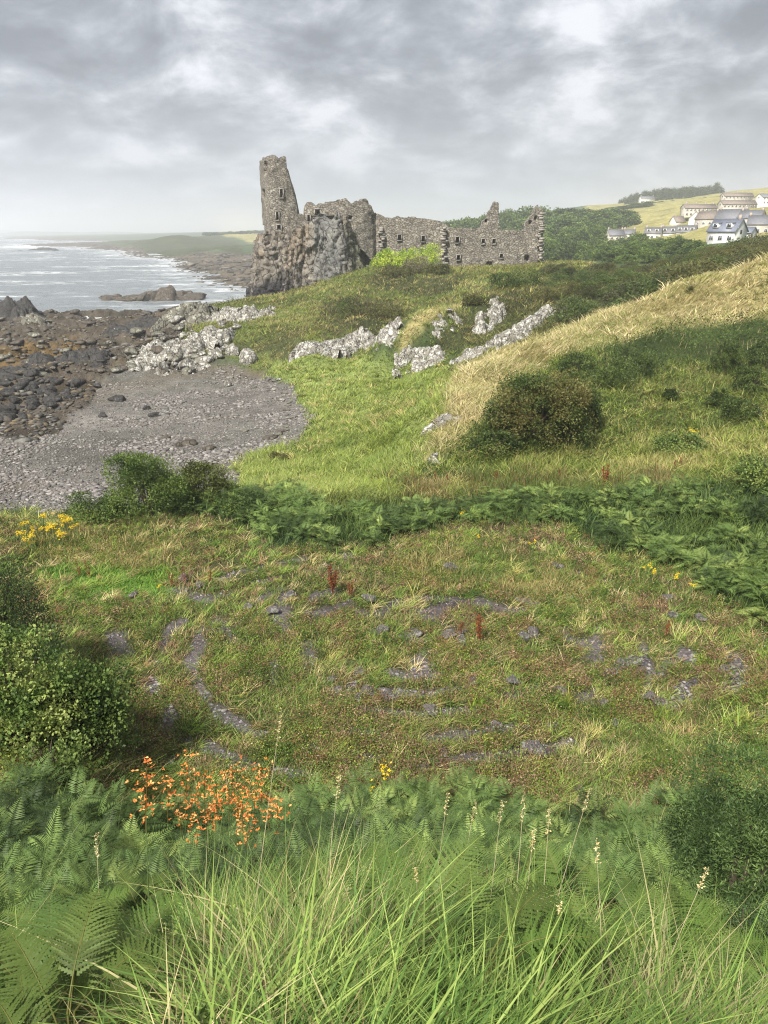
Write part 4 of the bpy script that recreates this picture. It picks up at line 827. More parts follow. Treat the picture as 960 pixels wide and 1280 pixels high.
house('house', hb(914, 285, 320), 14, 9, 4.2, 4.2, rd(-48), RENDER_G, SLATE, 4, 'large slate roofed house with a broad pale gable')
house('house', hb(948, 293, 280), 9, 9, 4.0, 3.4, rd(-30), RENDER_G, SLATE, 3, 'grey roofed house at the right edge behind the blue roofed house')
house('house', hb(938, 284, 300), 10, 7, 4.0, 3.0, rd(-48), RENDER_G, SLATE, 3, 'slate roofed house tucked behind the grey roofed one')
house('cottage', hb(816, 300, 330), 8, 6, 3.4, 2.6, rd(-30), RENDER_W, SLATE, 3, 'white dormered cottage, leftmost in the harbour row', dorm=2)
house('cottage', hb(836, 300, 332), 8, 6, 3.6, 2.8, rd(-30), RENDER_W, SLATE, 3, 'white dormered cottage, second in the harbour row', dorm=2)
house('cottage', hb(857, 300, 322), 9, 6, 3.8, 3.0, rd(-30), RENDER_W, SLATE, 3, 'white dormered cottage, third and largest of the harbour row', dorm=3)
house('cottage', hb(846, 285, 390), 7, 6, 3.6, 3.0, rd(20), RENDER_W, TILE, 2, 'small white cottage above the harbour row')
house('cottage', hb(868, 282, 380), 8, 7, 4, 3.6, rd(70), RENDER_W, TILE, 2, 'white gable fronted cottage below the lower terrace')
house('cottage', hb(768, 301, 350), 9, 6, 3, 2.8, rd(10), RENDER_G, SLATE, 3, 'grey roofed cottage among trees at the village left end')
house('cottage', hb(786, 299, 360), 6, 5, 3, 2.2, rd(-20), RENDER_W, SLATE, 2, 'small pale cottage just right of the grey roofed one')
house('cottage', hb(731, 327, 300), 7.5, 5.5, 2.8, 2.4, rd(60), RENDER_W, SLATE, 2, 'lone white gabled cottage below the wood')
house('farmhouse', hb(808, 253, 800), 18, 8, 4, 3, rd(10), RENDER_W, SLATE, 4, 'distant white farmhouse beside the plantation on the hill')
# ------------------------------------------------------------------ grass and ground plants
def blades(B, h, w, az_, lean, bend, col, seg=3):
    n_ = len(B); dx, dy = np.cos(az_), np.sin(az_); so_ = R.uniform(0, 6.3, n_); sx_, sy_ = np.cos(so_), np.sin(so_); rows = []
    for k in range(seg + 1):
        t = k / seg; hor = h * (lean * t + bend * t * t); up_ = h * (t - .45 * np.abs(bend) * t * t)
        p = B + np.stack([dx * hor, dy * hor, up_], -1); ww = (w * (1 - t ** 1.6) * .5)[:, None]; s = np.stack([sx_, sy_, 0 * sx_], -1) * ww
        rows += [p - s, p + s] if k < seg else [p]
    V = np.stack(rows, 1); m = V.shape[1]; o_ = (np.arange(n_) * m)[:, None]
    q = np.concatenate([o_ + np.array([[2 * k, 2 * k + 1, 2 * k + 3, 2 * k + 2]]) for k in range(seg - 1)]); t3 = o_ + np.array([[2 * seg - 2, 2 * seg - 1, 2 * seg]])
    return V.reshape(-1, 3), q, t3, np.repeat(col, m, 0)
def polar(n_, d0, d1, lim=.56):
    if d1 < 32: k_ = .86 / lim; n_ = int(n_ * k_); lim = .86
    az = R.uniform(-lim, lim, n_); D = np.exp(R.uniform(math.log(d0), math.log(d1), n_)); x, y = D * np.sin(az), D * np.cos(az); return x, y, ground(x, y), D
def palette(cols, x, y, sc_, seed, rnd=.28):
    cols = np.array(cols); f = np.clip(.5 + 1.25 * fbm(x / sc_, y / sc_, 0, seed, 3) + R.normal(size=len(x)) * rnd, 0, .999) * len(cols); return cols[f.astype(int)] * R.uniform(.7, 1.3, (len(x), 1))
GP = {
 'slope': dict(p=1, h=(.16, .50), pal=[(.06, .11, .03), (.10, .17, .045), (.15, .24, .06), (.21, .29, .09), (.36, .34, .19), (.12, .2, .05), (.17, .26, .08)], lean=.45, bend=.8, sc=.5),
 'lab': dict(p=.8, h=(.05, .22), pal=[(.08, .12, .03), (.22, .14, .09), (.14, .21, .05), (.25, .26, .09), (.11, .18, .04), (.40, .34, .2), (.17, .24, .06), (.34, .28, .16), (.15, .2, .06), (.25, .18, .12)], lean=.25, bend=.5, sc=.9),
 'lawn': dict(p=1, h=(.05, .16), pal=[(.10, .2, .035), (.15, .28, .05), (.12, .24, .05)], lean=.2, bend=.3, sc=1.5),
 'straw': dict(p=1, h=(.12, .35), pal=[(.12, .17, .05), (.30, .25, .11), (.38, .32, .16), (.2, .2, .08)], lean=.2, bend=.4, sc=1.5),
 'red': dict(p=1, h=(.2, .6), pal=[(.10, .14, .04), (.15, .15, .055), (.17, .10, .055), (.12, .15, .05), (.26, .22, .11)], lean=.1, bend=.3, sc=2.0),
 'valley': dict(p=1, h=(.15, .5), pal=[(.12, .17, .035), (.17, .23, .05), (.22, .29, .065), (.32, .34, .12), (.19, .26, .07)], lean=.35, bend=.6, sc=4),
 'blond': dict(p=1, h=(.2, .55), pal=[(.2, .23, .08), (.34, .31, .16), (.43, .38, .22), (.50, .44, .28), (.41, .36, .2), (.27, .28, .11)], lean=.45, bend=.7, sc=3),
 'lowscrub': dict(p=.9, h=(.15, .45), pal=[(.10, .14, .035), (.16, .21, .05), (.24, .27, .08), (.32, .30, .13)], lean=.2, bend=.4, sc=2),
 'darkivy': dict(p=.12, h=(.2, .5), pal=[(.06, .09, .03), (.1, .13, .04), (.22, .2, .1)], lean=.2, bend=.4, sc=2),
 'ivy': dict(p=.4, h=(.2, .6), pal=[(.08, .12, .03), (.13, .18, .045), (.26, .25, .10), (.15, .18, .05)], lean=.2, bend=.4, sc=2),
 'meadow': dict(p=1, h=(.2, .5), pal=[(.10, .13, .035), (.15, .19, .05), (.21, .25, .065), (.30, .28, .12)], lean=.35, bend=.5, sc=6),
 'scrubby': dict(p=.5, h=(.2, .6), pal=[(.05, .06, .025), (.09, .10, .04), (.15, .14, .07)], lean=.2, bend=.4, sc=3),
 'veg': dict(p=.7, h=(.15, .4), pal=[(.07, .11, .03), (.12, .17, .05), (.17, .2, .06)], lean=.2, bend=.4, sc=3),
 'bracken': dict(p=.25, h=(.2, .6), pal=[(.05, .09, .03), (.1, .15, .04)], lean=.2, bend=.4, sc=3),
}
# (px, row of the plant's middle, D, scale)
BP = [(20, 1010, 3.6, 1.0), (70, 1085, 3.0, .95), (10, 1130, 2.6, .9), (110, 1140, 2.9, .8), (60, 1190, 2.4, .85), (20, 1230, 2.0, .6), (120, 1230, 2.5, .6), (-30, 1060, 2.9, 1.0), (30, 925, 5.2, 1.1), (85, 925, 5.8, 1.0), (150, 960, 5.4, .9), (205, 925, 6.2, .85), (-20, 960, 4.6, 1.1), (130, 1010, 4.4, .8), (60, 960, 4.5, .9),
      (400, 1010, 5.2, 1.0), (440, 1040, 4.6, .9), (370, 1045, 4.4, .8), (480, 1015, 5.6, .9), (540, 1030, 5.5, 1.0), (600, 1010, 6.0, 1.0), (660, 1030, 5.6, 1.0), (715, 1040, 5.4, 1.0), (780, 1060, 5.0, 1.0), (820, 1050, 5.4, .9), (40, 1160, 2.7, .9), (140, 1100, 3.2, .9), (90, 1010, 4.0, 1.0), (840, 1080, 4.4, 1.0), (905, 1060, 4.6, 1.0), (950, 1080, 4.2, 1.0), (790, 1110, 4.2, .9), (850, 1110, 3.9, .8),
      (520, 1190, 2.7, .85), (500, 1150, 3.0, .7), (600, 1235, 2.2, .75), (560, 1215, 2.5, .8), (650, 1200, 2.5, .7), (690, 1240, 2.3, .6), (575, 1170, 3.0, .6), (945, 1120, 3.2, .8), (970, 1180, 2.8, .8), (930, 1180, 3.2, .6), (640, 1160, 3.4, .6), (410, 1060, 4.2, .6), (330, 1030, 4.8, .6), (900, 1140, 4.0, .7), (980, 1060, 4.0, .9)]
BXY = np.array([(lambda v: (v.x, v.y))(on(a_, b_, c_)) for a_, b_, c_, d_ in BP])
def grass_zone(name, label, n_, d0, d1, seg, zones_=None, hs=1.0, wk=.0011, wmin=.005):
    x, y, z, D = polar(n_, d0, d1); zz = zone(x, y, z, D, 7); acc = []
    for k, pr in GP.items():
        if zones_ and k not in zones_: continue
        i = np.nonzero((zz == ORDER.index(k)) & (z > SEA + .4))[0]; i = i[R.random(len(i)) < pr['p']]
        if not len(i): continue
        X, Y, Z_, D_ = x[i], y[i], z[i], D[i]; tuft = .65 + .75 * sst(-.4, .5, fbm(X / (.35 + D_[:].mean() * .02), Y / (.35 + D_.mean() * .02), 0, 91, 2))
        h = R.uniform(*pr['h'], len(i)) * tuft * hs * (1 - .45 * sst(2.4, 1.4, D_)); w = np.maximum(wmin * R.uniform(.7, 1.5, len(i)), wk * D_ * R.uniform(.7, 1.4, len(i)))
        sp_ = 1.0 if k in ('blond', 'valley', 'meadow') else 2.6; az_ = .35 + R.normal(size=len(i)) * .7 * sp_ + 2.5 * fbm(X / (3 / sp_), Y / (3 / sp_), 0, 95, 2); c = palette(pr['pal'], X, Y, pr['sc'], 97 + ORDER.index(k))
        if k == 'slope':
            near_ = np.min((X[:, None] - BXY[:, 0]) ** 2 + (Y[:, None] - BXY[:, 1]) ** 2, 1); h = h * np.where(near_ < .18, .25, 1) * np.where(near_ < .3, .7, 1) * (.75 + .5 * sst(-.3, .4, fbm(X / .8, Y / .8, 0, 77, 2)))
        acc.append(blades(np.stack([X, Y, Z_ - .02], -1), h, w, az_, pr['lean'] * R.uniform(.2, 1.6, len(i)), pr['bend'] * R.uniform(.2, 1.6, len(i)), c, seg))
    mb = MB()
    for V, q, t, c in acc: mb.add(V, [q, t], c)
    tag(mb.build(name, GRASS), label, 'grass', kind='stuff')
grass_zone('bank_grass', 'long wind bent green grass on the near bank', 44000, 1.25, 10.5, 5, ['slope'], wmin=.0075)
grass_zone('labyrinth_grass', 'mixed green and straw grass over the old labyrinth', 230000, 10, 27.5, 2, ['lab', 'lawn', 'straw', 'bracken', 'veg'])
grass_zone('valley_grass', 'bright green grass in the hollow beside the beach', 260000, 24, 84, 2, ['valley', 'red', 'lowscrub', 'veg', 'ivy', 'darkivy', 'bracken', 'lab', 'straw'], wk=.0010)
grass_zone('hill_grass', 'blond windswept grass over the rounded hill', 250000, 30, 94, 2, ['blond'], wk=.0009)  # far end covers the knoll strip that paints its lit rim
grass_zone('meadow_grass', 'rough olive grass on the slope below the castle', 150000, 60, 142, 2, ['meadow', 'scrubby'], wk=.0009)

def clumps(name, label, nc, d0, d1, zones_, nb, rad, h, w, pals, kind='blade', seed=0, lim=.5, leaf=.03, seg=3, lean=(.2, .9), bend=(.3, .9), fan=1.0):
    x, y, z, D = polar(nc, d0, d1, lim); zz = zone(x, y, z, D, 4); ok = np.isin(zz, [ORDER.index(q) for q in zones_]) & (z > SEA + .4)
    if kind == 'leaf': ok &= fbm(x / 1.2, y / 1.2, 0, 400 + seed, 2) > -.1
    if 'slope' in zones_: ok &= np.min((x[:, None] - BXY[:, 0]) ** 2 + (y[:, None] - BXY[:, 1]) ** 2, 1) > .17
    x, y, D = x[ok], y[ok], D[ok]; m = len(x); k = R.integers(nb[0], nb[1], m); idx = np.repeat(np.arange(m), k); cr = R.uniform(.6, 1.35, m); n_ = len(idx)
    pals = np.array(pals); pc = pals[np.clip(((.5 + .8 * fbm(x / 2.2, y / 2.2, 0, 500 + seed, 2) + R.normal(size=m) * .3) * len(pals)).astype(int), 0, len(pals) - 1)] * R.uniform(.8, 1.25, (m, 1))
    a = R.uniform(0, 6.3, n_); rr = np.sqrt(R.random(n_)) * R.uniform(rad[0], rad[1], m)[idx] * cr[idx]; X = x[idx] + np.cos(a) * rr; Y = y[idx] + np.sin(a) * rr; Z_ = ground(X, Y); hh = R.uniform(h[0], h[1], m)[idx] * cr[idx] * (1 - .35 * sst(2.4, 1.4, D[idx])); col = pc[idx] * R.uniform(.75, 1.3, (n_, 1))
    if kind == 'blade':
        V, q, t, c = blades(np.stack([X, Y, Z_ - .02], -1), hh * R.uniform(.5, 1.15, n_), np.maximum(w, .0010 * D[idx]) * R.uniform(.7, 1.4, n_), np.where(R.random(n_) < fan, a + R.normal(size=n_) * .5, .2 + 2.2 * fbm(X / 1.3, Y / 1.3, 0, 97, 2) + R.normal(size=n_) * .5), R.uniform(*lean, n_), R.uniform(*bend, n_), col, seg)
        o = mesh_np(name, V, [q, t], c, GRASS)
    else:
        zt = np.sqrt(np.clip(1 - (rr / (rad[1] * 1.4)) ** 2, 0, 1)); c0 = np.stack([X, Y, Z_ + hh * zt * R.uniform(.35, 1.05, n_)], -1); u = R.normal(size=(n_, 3)) * np.array([1, 1, .7]); u /= np.linalg.norm(u, axis=1)[:, None]; b = np.cross(u, R.normal(size=(n_, 3))); b /= np.linalg.norm(b, axis=1)[:, None]
        s_ = (np.maximum(leaf, .0013 * D[idx]) * R.uniform(.6, 1.5, n_))[:, None]; V = np.stack([c0, c0 + u * s_ * .5 + b * s_ * .3, c0 + u * s_, c0 + u * s_ * .5 - b * s_ * .3], 1); o = mesh_np(name, V.reshape(-1, 3), np.arange(n_ * 4).reshape(n_, 4), np.repeat(col, 4, 0), LEAF)
    tag(o, label, 'ground cover', kind='stuff')
LABP = [(.09, .16, .035), (.17, .26, .055), (.25, .33, .08), (.36, .34, .13), (.14, .23, .05), (.5, .44, .25), (.07, .12, .03), (.32, .21, .13), (.22, .30, .07)]
clumps('labyrinth_tussocks', 'tufts of green and straw grass standing in the labyrinth', 6200, 10.2, 26.5, ['lab', 'straw', 'lawn'], (16, 34), (.06, .18), (.10, .32), .008, LABP, seed=1, fan=.45)
clumps('weed_cushions', 'mixed cushions of green, rust and pink weeds in the labyrinth', 14500, 10.2, 26.5, ['lab', 'straw'], (24, 60), (.10, .26), (.10, .32), .01, [(.05, .085, .025), (.11, .18, .035), (.2, .24, .06), (.08, .14, .03), (.19, .11, .07), (.28, .20, .16), (.13, .08, .055), (.07, .12, .03), (.19, .24, .05), (.15, .10, .085)], 'leaf', 2)
clumps('bank_tussocks', 'bright arching grass tussocks filling the near bank', 900, 1.45, 6.3, ['slope'], (35, 75), (.05, .22), (.2, .46), .0105, [(.08, .15, .035), (.12, .21, .05), (.19, .28, .07), (.25, .33, .10), (.10, .18, .05), (.15, .24, .06), (.38, .36, .2)], seed=3, seg=6, lean=(-.1, .9), bend=(.6, 1.6), lim=.52, fan=.35)
clumps('dead_thatch', 'brown dead grass and broken stems caught in the near bank', 420, 1.45, 6.5, ['slope'], (18, 40), (.05, .2), (.1, .3), .006, [(.30, .24, .13), (.22, .16, .09), (.40, .34, .2), (.15, .11, .06)], seed=8, seg=4, lean=(.3, 1.8), bend=(.2, 1.4), lim=.52)
clumps('bank_herbs', 'broad leaved weeds and nettles in gaps of the near bank', 420, 3.0, 9.5, ['slope'], (30, 70), (.08, .2), (.15, .42), .01, [(.05, .09, .025), (.08, .14, .035), (.13, .2, .05), (.19, .26, .07)], 'leaf', 9, lim=.55, leaf=.035)
clumps('valley_tussocks', 'pale green grass tussocks in the hollow', 9000, 26, 84, ['valley', 'red', 'lowscrub', 'veg', 'ivy'], (10, 22), (.08, .25), (.25, .55), .01, [(.15, .2, .04), (.23, .29, .06), (.33, .36, .12), (.2, .27, .06), (.13, .17, .04), (.38, .34, .16)], seed=4, seg=2)
clumps('meadow_tussocks', 'tawny and dark tufts on the castle slope', 8000, 60, 142, ['meadow', 'scrubby'], (8, 16), (.2, .6), (.3, .7), .01, [(.12, .15, .04), (.18, .22, .055), (.30, .27, .12), (.10, .11, .045), (.2, .24, .06), (.24, .2, .1)], seed=5, seg=2, lim=.45)
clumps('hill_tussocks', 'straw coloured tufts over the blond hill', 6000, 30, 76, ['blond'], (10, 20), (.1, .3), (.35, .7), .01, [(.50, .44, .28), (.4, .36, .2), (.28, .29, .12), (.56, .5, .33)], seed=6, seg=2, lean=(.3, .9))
def leaves(name, label, n_, d0, d1, zones_, hr, size, pal, sc_, mound=0.0, seed=0, cat='ground cover', p=1.0, thresh=-9, flat=.6):
    x, y, z, D = polar(n_, d0, d1); zz = zone(x, y, z, D, 5); nz_ = fbm(x / sc_, y / sc_, 0, 200 + seed, 3); ok = np.isin(zz, [ORDER.index(q) for q in zones_]) & (nz_ > thresh) & (R.random(len(x)) < p) & (z > SEA + .4)
    x, y, z, D, nz_ = x[ok], y[ok], z[ok], D[ok], nz_[ok]; m = len(x); top = hr[0] + np.clip(nz_ - (thresh if thresh > -5 else 0), 0, 1) * mound
    c = np.stack([x, y, z + top * R.random(m) ** .6 + hr[1] * R.random(m)], -1)
    a = R.normal(size=(m, 3)); a[:, 2] *= flat; a /= np.linalg.norm(a, axis=1)[:, None]; b = np.cross(a, R.normal(size=(m, 3)) * np.array([.5, .5, 1.2])); b /= np.linalg.norm(b, axis=1)[:, None]
    s = (np.maximum(size, .0011 * D) * R.uniform(.6, 1.5, m))[:, None]; V = np.stack([c, c + a * s * .5 + b * s * .28, c + a * s, c + a * s * .5 - b * s * .28], 1)
    tag(mesh_np(name, V.reshape(-1, 3), np.arange(m * 4).reshape(m, 4), np.repeat(palette(pal, x, y, sc_, 300 + seed), 4, 0), LEAF), label, cat, kind='stuff')
leaves('low_weeds', 'low brown and green weeds filling the labyrinth', 90000, 10, 26, ['lab', 'straw'], (.02, .10), .024, [(.04, .06, .02), (.10, .15, .035), (.13, .075, .045), (.07, .12, .03), (.2, .13, .09), (.09, .14, .035)], 1.3, .35, 1)
leaves('pale_seed_heads', 'tiny cream and pink seed heads in the weeds', 9000, 10, 26, ['lab', 'straw', 'lawn'], (.12, .2), .022, [(.42, .38, .28), (.35, .22, .2), (.5, .47, .38)], 1.1, .1, 2, p=.6)
leaves('bramble_cover', 'dark green bramble and ivy over the steep hill face', 170000, 30, 62, ['ivy'], (.15, .12), .09, [(.035, .06, .018), (.06, .10, .028), (.09, .14, .035), (.13, .175, .045), (.13, .12, .05)], 2.6, 1.3, 3)
leaves('ivy_bank', 'near black ivy and bramble under the blond hill crest', 190000, 30, 62, ['darkivy'], (.25, .15), .10, [(.025, .045, .015), (.04, .07, .022), (.06, .10, .028), (.09, .14, .04)], 1.6, 1.6, 15, thresh=-.3)
leaves('bramble_fringe', 'patchy low bramble among the grass at the hill foot', 60000, 28, 60, ['lowscrub', 'red'], (.05, .1), .08, [(.04, .07, .02), (.07, .11, .03), (.11, .16, .04)], 1.8, .7, 4, thresh=.05)
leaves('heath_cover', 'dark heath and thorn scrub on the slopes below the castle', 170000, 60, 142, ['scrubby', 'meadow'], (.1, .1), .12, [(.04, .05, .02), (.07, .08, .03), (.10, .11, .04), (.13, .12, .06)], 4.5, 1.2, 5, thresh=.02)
leaves('bank_weeds', 'small green leaves under the bank grass', 26000, 1.4, 10.5, ['slope'], (.03, .12), .028, [(.025, .045, .012), (.05, .09, .022), (.08, .13, .03)], .8, .25, 6)

# ------------------------------------------------------------------ bracken
def frond_mesh(rng, hi, L_=1.0, width=.36, droop=.5):
    np_ = 18 if hi else 16; V = []; Fq = []; path = []
    for k in range(13):
        t = k / 12; path.append(np.array([L_ * (t * .8 + .0 * t), 0, L_ * (.62 * t - droop * t * t * .75)]))
    path = np.array(path)
    def at_(t):
        f = t * 12; i = min(11, int(f)); return path[i] * (1 - (f - i)) + path[i + 1] * (f - i)
    for k in range(np_):
        t = .26 + .73 * (k + .5) / np_; c = at_(t); T = at_(min(1, t + .03)) - at_(t - .03); T /= np.linalg.norm(T); u = (t - .26) / .74
        pl = L_ * width * (min(1, .55 + u * 2.2)) * (1 - u) ** .85 + .015
        for s in (-1, 1):
            dirv = np.array([0, s, 0]) * .92 + T * .42 + rng.normal(size=3) * .06; dirv[2] += (.18 if hi else -.12); dirv /= np.linalg.norm(dirv); nb = T - dirv * (T @ dirv); nb /= np.linalg.norm(nb)
            if not hi:
                wd = L_ * .0135 * (1 - .3 * u); b0 = len(V); V += [c, c + dirv * pl * .35 + nb * wd, c + dirv * pl + np.array([0, 0, -.08 * pl]), c + dirv * pl * .35 - nb * wd]; Fq.append((b0, b0 + 1, b0 + 2, b0 + 3))
            else:
                m = max(4, int(12 * (pl / (L_ * width)))); rib = [c + dirv * pl * q + np.array([0, 0, -.22 * pl * q * q]) for q in np.linspace(0, 1, m + 1)]
                for j in range(m):
                    q = (j + .5) / m; ll = L_ * .0255 * (1 - u * .35) * (1 - q * .8)
                    for s2 in (-1, 1):
                        e = nb * s2 * .95 + dirv * .5 + rng.normal(size=3) * .06; tipp = (rib[j] + rib[j + 1]) / 2 + e * ll; b0 = len(V); sg_ = rib[j + 1] - rib[j]; V += [rib[j] - sg_ * .35, rib[j + 1] + sg_ * .1, tipp, tipp * .55 + rib[j] * .45 - sg_ * .25]; Fq.append((b0, b0 + 1, b0 + 2, b0 + 3))
    return np.array(V), np.array(Fq), path
FC = np.array([(.055, .105, .028), (.08, .14, .035), (.07, .125, .04), (.11, .17, .05), (.09, .14, .04)])
FCB = np.array([(.13, .10, .05), (.16, .15, .06)])
def bracken_proto(rng, nfr, L0, L1, hi=True, brown=.0, light=1.0):
    root = empty('bracken_plant', (0, 0, 0)); mb = MB(); sb = MB()
    for i in range(nfr):
        L_ = rng.uniform(L0, L1); V, Fq, path = frond_mesh(rng, hi, L_, rng.uniform(.3, .4), rng.uniform(.35, .75)); a = rng.uniform(0, 6.3) if i else 0; h0 = rng.uniform(.12, .38); tl = rng.uniform(-.25, .35)
        def tr(v):
            v = np.asarray(v); c, s = math.cos(tl), math.sin(tl); v = np.stack([v[:, 0] * c - v[:, 2] * s, v[:, 1], v[:, 0] * s + v[:, 2] * c], -1); v = rotz(v, a); return v + np.array([math.cos(a) * .05, math.sin(a) * .05, h0])
        c = (FCB if rng.random() < brown else FC)[rng.integers(0, 2 if False else len(FCB))] if rng.random() < brown else FC[rng.integers(len(FC))]
        V = tr(V); mb.add(V, Fq, c * light * rng.uniform(.8, 1.2)); pth = tr(path); pth = np.concatenate([[[0, 0, -.1]], pth]); T_, Tq = tube(pth, [.006] + [.005 * (1 - .8 * k / 12) for k in range(13)], 4); sb.add(T_, Tq, (.13, .14, .05))
    mb.build('fronds', LEAF, root); sb.build('stalks', LEAF, root); return root
rb = np.random.default_rng(55)
BR = [bracken_proto(rb, 9, .38, .66, light=l, brown=b) for l, b in ((.68, 0), (.85, .04), (.8, 0), (.9, .08), (1.02, .04))]
BRL = []
def where(px, row):
    h_ = 'left' if px < 240 else 'middle left' if px < 480 else 'middle right' if px < 720 else 'right'
    v_ = 'far edge of the near bank' if row < 1035 else 'mid bank' if row < 1130 else 'bottom edge of the view'
    return h_, v_
for i, (px, row, D, s) in enumerate(BP):
    p = on(px, row, D); h_, v_ = where(px, row); g_ = 'bracken plants, %s, %s' % (h_, v_)
    put(BR[rb.integers(3) if px < 200 else rb.integers(1, 5)], p, s * (1.2 if row > 1125 else 1.0), rb.uniform(-.8, 2.6) if px > 120 else rb.uniform(-1.5, 1.0), 'feathery green bracken plant at the %s, %s' % (v_, h_), 'bracken', g_)
# labyrinth edge: bracken beds seen as one mass
def bracken_bed(name, label, n_, d0, d1, zones_, s0, s1, light=1.0, poly=None):
    fr = [frond_mesh(rb, False, 1.0, rb.uniform(.26, .36), rb.uniform(.3, 1.1))[:2] for _ in range(6)]
    x, y, z, D = polar(n_, d0, d1); zz = zone(x, y, z, D); ok = np.isin(zz, [ORDER.index(q) for q in zones_])
    if poly is not None: px_, py_ = project(x, y, z); ok = inpoly(px_, py_, poly)
    if light == 1.0: ok &= fbm(x / 1.1, y / 1.1, 0, 65, 2) > -.10
    x, y, z = x[ok], y[ok], z[ok]; m0 = len(x); nf_ = 8; pcol = palette([(.035, .06, .025), (.065, .11, .042), (.10, .16, .06), (.14, .21, .075), (.2, .27, .10), (.09, .15, .055)], x, y, 1.6, 63, .3) * light; hgt = np.repeat(R.uniform(0, .32, m0), nf_)
    a0 = np.repeat(R.uniform(0, 6.3, m0), nf_) + np.tile(np.arange(nf_) * 6.283 / nf_, m0) + R.normal(size=m0 * nf_) * .3; x, y, z = np.repeat(x, nf_), np.repeat(y, nf_), np.repeat(z, nf_); pc = np.repeat(pcol, nf_, 0) * R.uniform(.8, 1.25, (m0 * nf_, 1)); mb = MB(); k = R.integers(0, 6, len(x))
    for q in range(6):
        i = np.nonzero(k == q)[0]; V, Fq = fr[q]; s = R.uniform(s0, s1, len(i)); a = a0[i]; pt = .25 + R.normal(size=len(i)) * .3; cp, sp_ = np.cos(pt)[:, None], np.sin(pt)[:, None]; v = V[None] * s[:, None, None]; v = np.stack([v[..., 0] * cp - v[..., 2] * sp_, v[..., 1], v[..., 0] * sp_ + v[..., 2] * cp], -1); c, s_ = np.cos(a)[:, None], np.sin(a)[:, None]
        v = np.stack([v[..., 0] * c - v[..., 1] * s_, v[..., 0] * s_ + v[..., 1] * c, v[..., 2]], -1) + np.stack([x[i], y[i], z[i] + .05 + hgt[i] + R.uniform(-.05, .1, len(i))], -1)[:, None]
        mb.add(v.reshape(-1, 3), (Fq[None] + (np.arange(len(i)) * len(V))[:, None, None]).reshape(-1, 4), np.repeat(pc[i], len(V), 0))
    tag(mb.build(name, LEAF), label, 'bracken', kind='stuff')
bracken_bed('bracken_bed', 'deep green bracken belt behind the labyrinth', 9000, 12, 31, ['bracken'], .34, .66)
bracken_bed('bracken_bank', 'dense bracken low on the shaded near bank', 650, 5.8, 10.2, ['slope'], .34, .6, 1.02)

# ------------------------------------------------------------------ shrubs
def shrub(px, base, D, w, h, n_, leaf, pal, label, seed, depth=None, ar=1.9, nl=9, sn=7, group=None, dx=0, clump=.7, name='shrub', shell=.55, lean=0):
    rr = np.random.default_rng(seed); d = depth or w * .8; p = on(px, base, D)
    V, Fq, c = foliage(rr, n_, lobes(rr, nl, w, d, h, .3, .55), leaf, pal, ar, clump=clump, shell=shell); V[:, 0] += lean * V[:, 2]
    root = empty(name, p); mesh_np('foliage', V, Fq, c, LEAF, False, root); stems(rr, h * .85, w * .3, sn, .03 * h).build('stems', BARK, root, col=False)
    return tag(root, label, 'shrub', group)
shrub(188, 640, 25.5, 3.0, 2.5, 26000, .07, G_MD, 'tall round green bush at the near edge of the beach', 1, clump=.6)
shrub(258, 636, 26.5, 2.4, 1.7, 15000, .07, [(.04, .05, .02), (.07, .09, .03), (.10, .13, .04)], 'lower olive bush just right of the tall round bush', 2, clump=.6)
shrub(120, 640, 26, 2.2, 1.0, 9000, .07, G_MD, 'low green bush left of the tall round bush', 3)
shrub(305, 640, 25, 1.8, .8, 6000, .07, G_MD, 'small low bush ending the row above the beach', 33)
shrub(-8, 760, 15.5, 2.4, 3.0, 34000, .05, [(.022, .04, .018), (.04, .07, .028), (.065, .105, .035)], 'dark feathery bush cut by the left edge, above the leafy one', 4, ar=3, clump=.35)
shrub(20, 880, 12.0, 2.6, 2.75, 30000, .055, [(.045, .08, .028), (.08, .14, .042), (.14, .21, .065), (.24, .30, .12)], 'rounded leafy sallow bush at left with pale new shoots', 5, ar=1.35, clump=.4)
shrub(98, 880, 12.0, 1.8, 2.1, 15000, .055, [(.04, .07, .025), (.07, .12, .038), (.12, .18, .06)], 'darker leafy bush right beside the pale shooted sallow', 6, ar=1.35, clump=.4)
shrub(45, 860, 10.4, 1.3, 1.0, 4500, .05, G_LT, 'pale green sapling leaves in front of the sallow bush', 7, ar=1.3)
shrub(232, 905, 7.0, .5, .45, 350, .05, G_YL, 'small lime green round leaved shoot at the bank top', 8, ar=1.15)
shrub(935, 1060, 6.7, 1.55, 2.05, 50000, .042, [(.035, .065, .028), (.065, .115, .045), (.11, .175, .07)], 'prickly blue green gorse bush at the right foreground', 9, ar=4, clump=.3, sn=3, shell=.75)
shrub(880, 1020, 7.4, .95, 1.5, 18000, .042, [(.045, .08, .035), (.08, .13, .05), (.13, .2, .08)], 'smaller gorse hump on the left side of the gorse bush', 10, ar=4, clump=.3)
shrub(985, 1120, 5.2, 1.1, 1.0, 12000, .03, [(.02, .04, .02), (.04, .075, .035), (.06, .11, .05)], 'gorse shoulder leaving the right edge of the view', 11, ar=4, clump=.3)
shrub(668, 575, 33.6, 4.9, 3.3, 42000, .10, [(.035, .06, .02), (.06, .095, .03), (.10, .115, .045), (.13, .125, .055)], 'big brown topped bush on the side of the blond mound', 12, clump=1.0, nl=14, sn=9)
shrub(712, 550, 36.0, 2.8, 2.3, 20000, .10, G_DK, 'dark bush merging behind the right side of the brown topped bush', 13, clump=.9)
shrub(618, 585, 32.2, 2.2, 1.2, 12000, .09, G_DK, 'low dark skirt bush at the left foot of the brown topped bush', 14)
